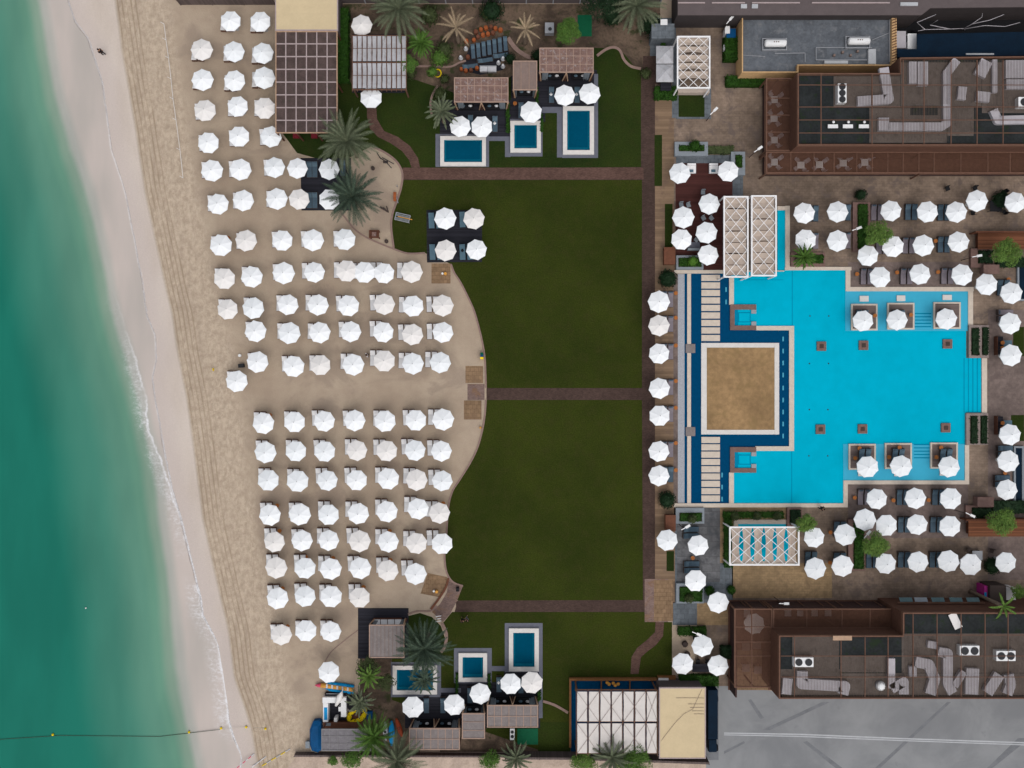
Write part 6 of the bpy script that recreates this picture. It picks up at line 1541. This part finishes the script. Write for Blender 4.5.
t=thing('swing_set','dark swing frame on the sandpit\'s upper edge','swing',P(384,158)); m=MB(); [m.tube([P(379,157,.0),P(385,161,1.2),P(391.5,168,1.2)],.05,6),m.tube([P(382,157.5,.6),P(394,164,.6)],.05,6),m.tube([P(377,153,.0),P(381,159,.8)],.05,6)]; m.build('frame', M['dark_steel'], t)
p=P(385.5,162,.5); MB().box(p.x-.3,p.y-.15,p.x+.3,p.y+.15,.45,.5).build('seat', M['rattan_brown'], t)
t=thing('rocking_toy','orange rocking seat by the sandpit\'s right kerb','play equipment',P(395,197)); MB().pbox(393.3,192,396.2,201,.3,.5).build('seat', M['clay'], t); m=MB(); p=P(397.5,187); m.tube([(p.x,p.y,.0),(p.x+.05,p.y,.9)],.05,6); m.tube([P(395.5,192,.3),P(398,203,.3)],.05,6); m.build('frame', M['metal_grey'], t)
t=thing('spring_rider','dark spring rider near the middle of the sandpit\'s edge','play equipment',P(384,209)); m=MB(); m.bar(P(380,207,.5),P(388,211.5,.5),.22,.2); m.bar(P(386.5,206,.55),P(388.5,212.5,.55),.12,.15); m.build('body', M['rattan_brown'], t); p=P(384,209); MB().cyl(p.x,p.y,.12,0,.4,10).build('spring', M['dark_steel'], t)
t=thing('play_house','brown wooden play structure at the sandpit\'s bottom','play equipment',P(374,233)); MB().pbox(369,230,379,238,.5,.6).build('deck', M['wood_brown'], t); m=MB(); [m.pbox(a,b,a+1,b+1,0,1.0) for a in (369.2,377.8) for b in (230.2,236.6)]; m.build('posts', M['wood_red'], t); MB().pbox(372,232,376,236,.602,.9).build('seat', M['board_weathered'], t)
for x,y,l in ((373,168.5,'dark round stump in the upper sandpit'),(386.5,241.5,'dark round stump in the lower sandpit')):
    p=P(x,y); m=MB(); m.cyl(p.x,p.y,.24,0,.3,12,.22); m.cyl(p.x,p.y,.22,.3,.34,12,.15); tag(m.build('stump', M['rattan_brown']),l,'stump','round stumps')
t=thing('litter_bins','trio of recycling bins, green, blue and yellow, on the beach kerb','bin',P(481.6,356)); 
for y,mt in ((353.6,'plastic_green'),(355.8,'tarp_blue'),(358,'paint_yellow')): MB().pbox(480.3,y-1,483.2,y+1,0,.9).build('bin', M[mt], t); MB().pbox(480.2,y-1.05,483.3,y-.1,.902,.95).build('lid', M[mt], t)
for x,y,l in ((445.6,274,'beach mat below the lawn platform'),(437,591,'beach mat beside the curved terrace')):
    t=thing('foot_shower',f'small orange foot shower with white basin on {l}','shower',P(x,y)); p=P(x,y); MB().cyl(p.x,p.y,.17,0,.5,14).build('post', M['paint_orange'], t); MB().cyl(p.x-.36,p.y+.03,.13,0,.3,14).build('basin', M['paint_white'], t)
tag(MB().pbox(456,588,459,591.5,0,.6).build('planter_pot', M['rattan_black']),'small dark pot on the curved rose terrace','pot'); p=P(480.5,427.5); m=MB(); m.cyl(p.x,p.y,.14,0,.5,12,.1); tag(m.build('traffic_cone', M['paint_orange']),'small orange cone at the kerb of the lower lawn','cone')
t=thing('towel_bin','black bin beside umbrella at the left of upper block\'s bottom','bin',P(242.3,366)); m=MB(); p=P(242.3,366); m.bar((p.x-.3,p.y,.25),(p.x+.3,p.y+.05,.25),.42,.5); m.build('body', M['cloth_black'], t); m=MB(); m.bar((p.x-.32,p.y,.53),(p.x+.32,p.y+.05,.53),.46,.05); m.build('lid', M['dark_steel'], t)
p=P(240.5,355.6); m=MB(); m.cyl(p.x,p.y,.15,0,.35,12,.18); tag(m.build('bucket', M['paint_white']),'small white bucket above the black bin on sand','bucket'); p=P(213.4,369); m=MB(); m.cyl(p.x,p.y,.1,0,.3,10,.06); m.cyl(p.x,p.y-.16,.09,0,.2,10,.05); tag(m.build('beach_toy', M['paint_yellow']),'small yellow object on the trodden sand by the sea','toy')
# rope line with buoys
t=thing('swim_rope','dark rope line with small yellow floats at bottom left','rope',P(200,733)); m=MB(); m.tube([P(-40,742,-.45),P(60,735.5,-.45),P(160,736.5,-.45),P(186,733.5,-.44),P(220,729.5,-.35)],.028,6); m.build('rope', M['frond_dark'], t); m=MB(); m.tube([P(220,729.5,-.35),P(246,727,-.05),P(268,728.5,.05)],.018,6); m.build('rope_end', M['rope'], t)
for x,y in ((51,736),(84,609-1),(187.8,733.5),(220,729.6),(246.3,727),(265.5,728.6)):
    if y<700: continue
    p=P(x,y); MB().ball((p.x,p.y,-.38 if x<230 else .05),.15,.15,.13,10,6).build('float', M['paint_yellow'], t, True)
p=P(84,609); m=MB(); m.ball((p.x,p.y,-.42),.1,.1,.09,10,6); tag(m.build('marker_buoy', M['canopy_cream'], smooth=True),'tiny pale buoy floating alone in the green water','buoy')
for a,b,c_,l,mt in (((237,768),(254,754),'paint_pink','pink and white long pole on the sand at bottom','paint_pink'),((252,767),(266,756.5),'metal_white','white long pole on the sand at bottom','metal_white'),((262,766),(290,749),'paint_yellow','yellow and grey long pole on the sand at bottom','paint_yellow')):
    pts=[P(a[0]+(b[0]-a[0])*k/6,a[1]+(b[1]-a[1])*k/6,.06) for k in range(7)]; t=thing('beach_pole',l,'pole',(pts[0].x,pts[0].y,0)); m=MB(); [m.tube(pts[k:k+2],.055,6) for k in (0,2,4)]; m.build('band', M[mt], t); m=MB(); [m.tube(pts[k:k+2],.055,6) for k in (1,3,5)]; m.build('band', M['clay_white'], t)
t=thing('rope_barrier','pale rope barrier on short stakes along the trodden sand','rope',P(170,70)); rp=[(160,20),(164,24),(166,40),(168.5,58),(171,79),(173,99),(176,120),(180,150),(183,178)]
m=MB(); m.tube([P(x,y,.25) for x,y in rp[1:]],.03,5); m.build('rope', M['canopy_cream'], t)
for x,y in rp[1:]: m=MB(); m.tube([P(x,y,0),P(x-.5,y-.5,.5)],.04,6); m.build('stake', M['canopy_cream'], t); m=MB(); m.bar(P(x-3.4,y-2,.02),P(x,y,.24),.05,.04); m.build('guy', M['canopy_cream'], t)
# water sports hut
grid_pavilion('beach_hut','grey panelled roof of the water sports hut at the beach\'s bottom',(321.4,729,371,751),2.6,6,3,'board_grey','lattice_grey',SQ,'hut',.06,edge='lattice_grey')
t=thing('hut_counter','L shaped white counter of the water sports hut','counter',P(338,712)); 
for i,r in enumerate(((322.5,697.5,346,703),(341,700,346.2,717),(323,703.2,328,722))): MB().pbox(*r,0,1.0+.003*i).build('counter_section', M['paint_white'], t)
MB().pbox(324,707.5,327.3,720,1.01,1.03).build('counter_sign', M['paint_sky'], t); MB().pbox(338.5,707,341,711.5,0,.9).build('return_panel', M['paint_white'], t)
ground('hut_floor','deck_dark',.02,(328,700,347,722)); t=thing('hut_front_deck','reddish timber shelf at the front of the water sports hut','shelf',P(340,725)); MB().pbox(323,722.3,361,729,.8,.9).build('shelf_top', M['wood_red'], t); MB().pbox(324,723,360,728,0,.798,.8).build('shelf_base', M['wood_brown'], t)
tag(MB().pbox(325.5,723,330.8,725.8,.902,.93).build('leaflet_tray', M['planter_grey']),'pale blue tray on the timber shelf of the hut','tray'); tag(MB().pbox(334,718,337,722,0,1.05).build('small_bin', M['canopy_cream']),'small cream bin by the timber shelf of the hut','bin')
t=thing('display_rack','dark slatted rack above the white hut counter','rack',P(335,695)); MB().pbox(325,693,347,697,0,.5).build('shelf', M['rattan_black'], t); MB().pbox(326,693.6,340,694.2,.502,.6).build('rail', M['metal_grey'], t)
t=thing('folded_parasol','closed beige parasol leaning over the white hut counter','parasol',P(340,700)); m=MB(); m.tube([P(336,705.5,1.1),P(340,697,1.5),P(342,692,1.9)],[.16,.4,.1],10); m.build('folded_canopy', M['canopy_cream'], t, True); m=MB(); m.tube([P(342,692,1.9),P(343,689,2.1)],.03,6); m.build('pole_tip', M['pole'], t)
t=thing('covered_boat','blue tarpaulin covered craft beside the water sports hut','boat',P(315.5,737)); m=MB(); pl=[P(x,y,.9).to_2d() for x,y in ((313,721.5),(319,721),(321,723),(321,750.5),(317.5,752.8),(311.5,751),(309.6,745),(309.4,730))]; cc=P(315.5,737); n=len(pl)
vs=[(p.x,p.y,0) for p in pl]+[(p.x,p.y,.75) for p in pl]+[(cc.x+(p.x-cc.x)*.6,cc.y+(p.y-cc.y)*.75,1.0) for p in pl]; m.add(vs,[(i,n+i,n+(i+1)%n,(i+1)%n) for i in range(n)]+[(n+i,2*n+i,2*n+(i+1)%n,n+(i+1)%n) for i in range(n)]+[tuple(range(2*n,3*n))[::-1]]); m.build('cover', M['tarp_blue'], t); m=MB(); m.tube([P(x,y,.3) for x,y in ((309.6,745),(311.5,751),(317.5,752.8))],.03,6); m.build('tie_rope', M['rope'], t)
box_thing('cool_box','small pale blue box left of the blue covered craft','box',(305.8,742,309.2,748),.5,'planter_grey')
t=thing('inflatable_boat','long inflatable boat with orange tube, blue sides and red nose','boat',P(336,688)); m=MB(); m.tube([P(x,y,.3) for x,y in ((321,685.3),(330,686.2),(342,687.8),(353.5,689.5))],.28,10); m.build('orange_tube', M['paint_orange'], t, True)
for s_ in (-3,3): m=MB(); m.tube([P(x,y,.2) for x,y in ((324,686+s_*.3),(330,686.4+s_),(342,688+s_),(354,689.6+s_))],[.1,.2,.24,.2],10); m.build('side_float', M['paint_sky'], t, True)
m=MB(); m.tube([P(315,685.2,.3),P(317.5,685.3,.3),P(320.9,685.4,.3)],[.04,.18,.26],10); m.build('nose', M['paint_pink'], t, True)
for i in range(5): x=327+i*5.2; m=MB(); p=P(x,686+i*.75,.58); m.box(p.x-.1,p.y-.22,p.x+.1,p.y+.22,.55,.66); m.build('grip_pad', M['clay_white'], t)
t=thing('towable_ring','yellow round towable inflatable with dark centre beside the hut','inflatable',P(357,715)); c=P(357,715,.4); pts=[(c.x+.95*math.cos(i*math.pi/9),c.y+.72*math.sin(i*math.pi/9)+.35*math.cos(i*math.pi/9),.35) for i in range(19)]; m=MB(); m.tube(pts,.3,10); m.build('outer_tube', M['paint_yellow'], t, True); m=MB(); m.ball((c.x,c.y,.3),.8,.6,.16,14,6); m.build('floor', M['clay_dark'], t)
m=MB(); [m.tube([(c.x+.55*math.cos(a),c.y+.42*math.sin(a)+.2*math.cos(a),.55),(c.x+1.1*math.cos(a),c.y+.85*math.sin(a)+.4*math.cos(a),.6)],.06,5) for a in (0.2,.9,1.7,2.6,3.6,4.4,5.2)]; m.build('straps', M['cloth_black'], t)
t=thing('jet_boat','black craft with pale rim beside the yellow inflatable','boat',P(357,703)); m=MB(); pl=[P(x,y,.6).to_2d() for x,y in ((346,697),(364,696),(366.5,703),(364,707),(350,710.5),(346.5,708))]; m.prism(pl,.05,.6); m.build('hull', M['cloth_black'], t); m=MB(); pr=[P(x,y,.62) for x,y in ((364,696.3),(366.8,703),(364,707.3),(350,711),(346.5,708.3))]; m.tube(pr,.12,8); m.build('rim', M['board_greyish'], t, True); p=P(355,702.5,.7); MB().ball((p.x,p.y,.65),.3,.2,.15).build('seat', M['metal_grey'], t, True)
def kayak(label,pts,w,mat):
    t=thing('kayak',label,'kayak',P(*pts[1])); P3=[P(x,y,.22) for x,y in pts]; a,b=P3[0],P3[-1]; m=MB(); m.tube([a.lerp(b,k/8) for k in range(9)],[w*max(.12,math.sin(math.pi*(k+.4)/8.8))**.7 for k in range(9)],10); m.v=[(x,y,z*.7) for x,y,z in m.v]; m.build('hull', M[mat], t, True); c=(a+b)/2; m=MB(); m.cyl(c.x,c.y,w*.55,.2,.22+w*.45,12); m.build('cockpit', M['dark_steel'], t)
kayak('white kayak beside the turquoise one, leftmost of three',[(385,722),(385,731),(385.5,741)],.3,'clay_white'); kayak('turquoise kayak between the white and the red one',[(391.5,721),(392,734),(391.5,746)],.38,'paint_sky'); kayak('red orange kayak, rightmost of three beside the bottom cabana',[(396,718.5),(399,728),(402,737)],.32,'paint_red')
box_thing('equipment_box','blue box behind the yellow inflatable','box',(367,712,372,719),.5,'tarp_blue')
t=thing('white_stand','small white folding stand on the kerb by the dark palm','stand',P(439,618)); m=MB(); c=P(439,618); [m.bar((c.x-.35,c.y-.3+.3*k,.5),(c.x+.3,c.y-.2+.3*k,.5),.07,.05) for k in (0,1,2)]; m.build('slats', M['metal_white'], t); m=MB(); [m.bar((c.x+a,c.y+b,0),(c.x+a,c.y+b,.5),.05,.05) for a in (-.3,.28) for b in (-.28,.35)]; m.build('legs', M['metal_grey'], t)

# ------------------------------------------------------------------ people
def skin_obj(name, joints, edges, radii, mat, parent):
    me=bpy.data.meshes.new(name); me.from_pydata(joints,edges,[]); me.materials.append(M[mat])
    o=bpy.data.objects.new(name,me); COL.objects.link(o); o.parent=parent
    sk=o.modifiers.new('skin','SKIN'); lay=me.skin_vertices[0].data if me.skin_vertices else None
    if lay is None:
        bm=bmesh.new(); bm.from_mesh(me); bm.verts.layers.skin.verify(); bm.to_mesh(me); bm.free(); lay=me.skin_vertices[0].data
    for i,r in enumerate(radii): lay[i].radius=(r,r)
    lay[0].use_root=True
    o.modifiers.new('sub','SUBSURF').levels=1; o.modifiers['sub'].render_levels=2
    return o
def person(px,py,face,label,shirt,trousers,stride=.14,group=None,z=0.0,bag=None):
    p=P(px,py,1.0); t=thing('person',label,'person',(p.x,p.y,z),group); t.rotation_euler=(0,0,face)   # walks towards local +y
    s=stride
    J=[(0,0,.95),(0,0,1.15),(0,.02,1.40),(0,.03,1.52),(0,.05,1.62),(0,.06,1.74),
       (-.19,.02,1.42),(-.24,-.06,1.16),(-.23,.10,.92),(-.23,.16,.83),(.19,.02,1.42),(.24,.06,1.16),(.23,-.08,.92),(.23,-.10,.83),
       (-.09,0,.9),(-.10,s*.55,.50),(-.10,s*.7,.09),(-.10,s*.7+.16,.05),(.09,0,.9),(.10,-s*.15,.50),(.10,-s*1.0,.12),(.10,-s*1.0+.14,.05)]
    E=[(0,1),(1,2),(2,3),(3,4),(4,5),(2,6),(6,7),(7,8),(8,9),(2,10),(10,11),(11,12),(12,13),(0,14),(14,15),(15,16),(16,17),(0,18),(18,19),(19,20),(20,21)]
    Rd=[.12,.12,.13,.055,.095,.08,.06,.045,.035,.03,.06,.045,.035,.03,.085,.06,.042,.035,.085,.06,.042,.035]
    skin_obj('body',J,E,Rd,'skin',t)
    k=[0,1,2,6,7,10,11]; ix={v:i for i,v in enumerate(k)}
    skin_obj('shirt',[J[i] for i in k],[(ix[a],ix[b]) for a,b in ((0,1),(1,2),(2,6),(6,7),(2,10),(10,11))],[.145,.145,.155,.08,.062,.08,.062],shirt,t)
    k=[0,14,15,16,18,19,20]; ix={v:i for i,v in enumerate(k)}
    skin_obj('trousers',[J[i] for i in k],[(ix[a],ix[b]) for a,b in ((0,14),(14,15),(15,16),(0,18),(18,19),(19,20))],[.14,.11,.08,.06,.11,.08,.06],trousers,t)
    m=MB(); m.ball((0,.03,1.70),.105,.115,.105,12,8); o=m.build('hair', M['hair'], None, True, origin=(0,0,0)); o.parent=t
    m=MB(); m.ball((0,.165,1.655),.018,.03,.03,8,6); m.ball((-.10,.055,1.65),.012,.03,.035,8,6); m.ball((.10,.055,1.65),.012,.03,.035,8,6); o=m.build('face_features', M['skin'], None, True, origin=(0,0,0)); o.parent=t
    return t
person(100,51,R(60),'person in dark clothes walking alone on wet sand','cloth_black','cloth_black',z=-.2)
person(367,355.3,R(-70),'person in white shirt and black trousers between beach umbrellas','cloth_white','cloth_black')
person(822,508.3,R(-120),'person in black walking along the pool\'s lower coping','cloth_black','cloth_black')
person(462.6,620.6,R(20),'person in black on the lower lawn, left of two','cloth_black','cloth_black',group='two people on the lower lawn')
person(466.8,619.6,R(-30),'person in black and grey on the lower lawn, right of two','cloth_black','cloth_grey',group='two people on the lower lawn')
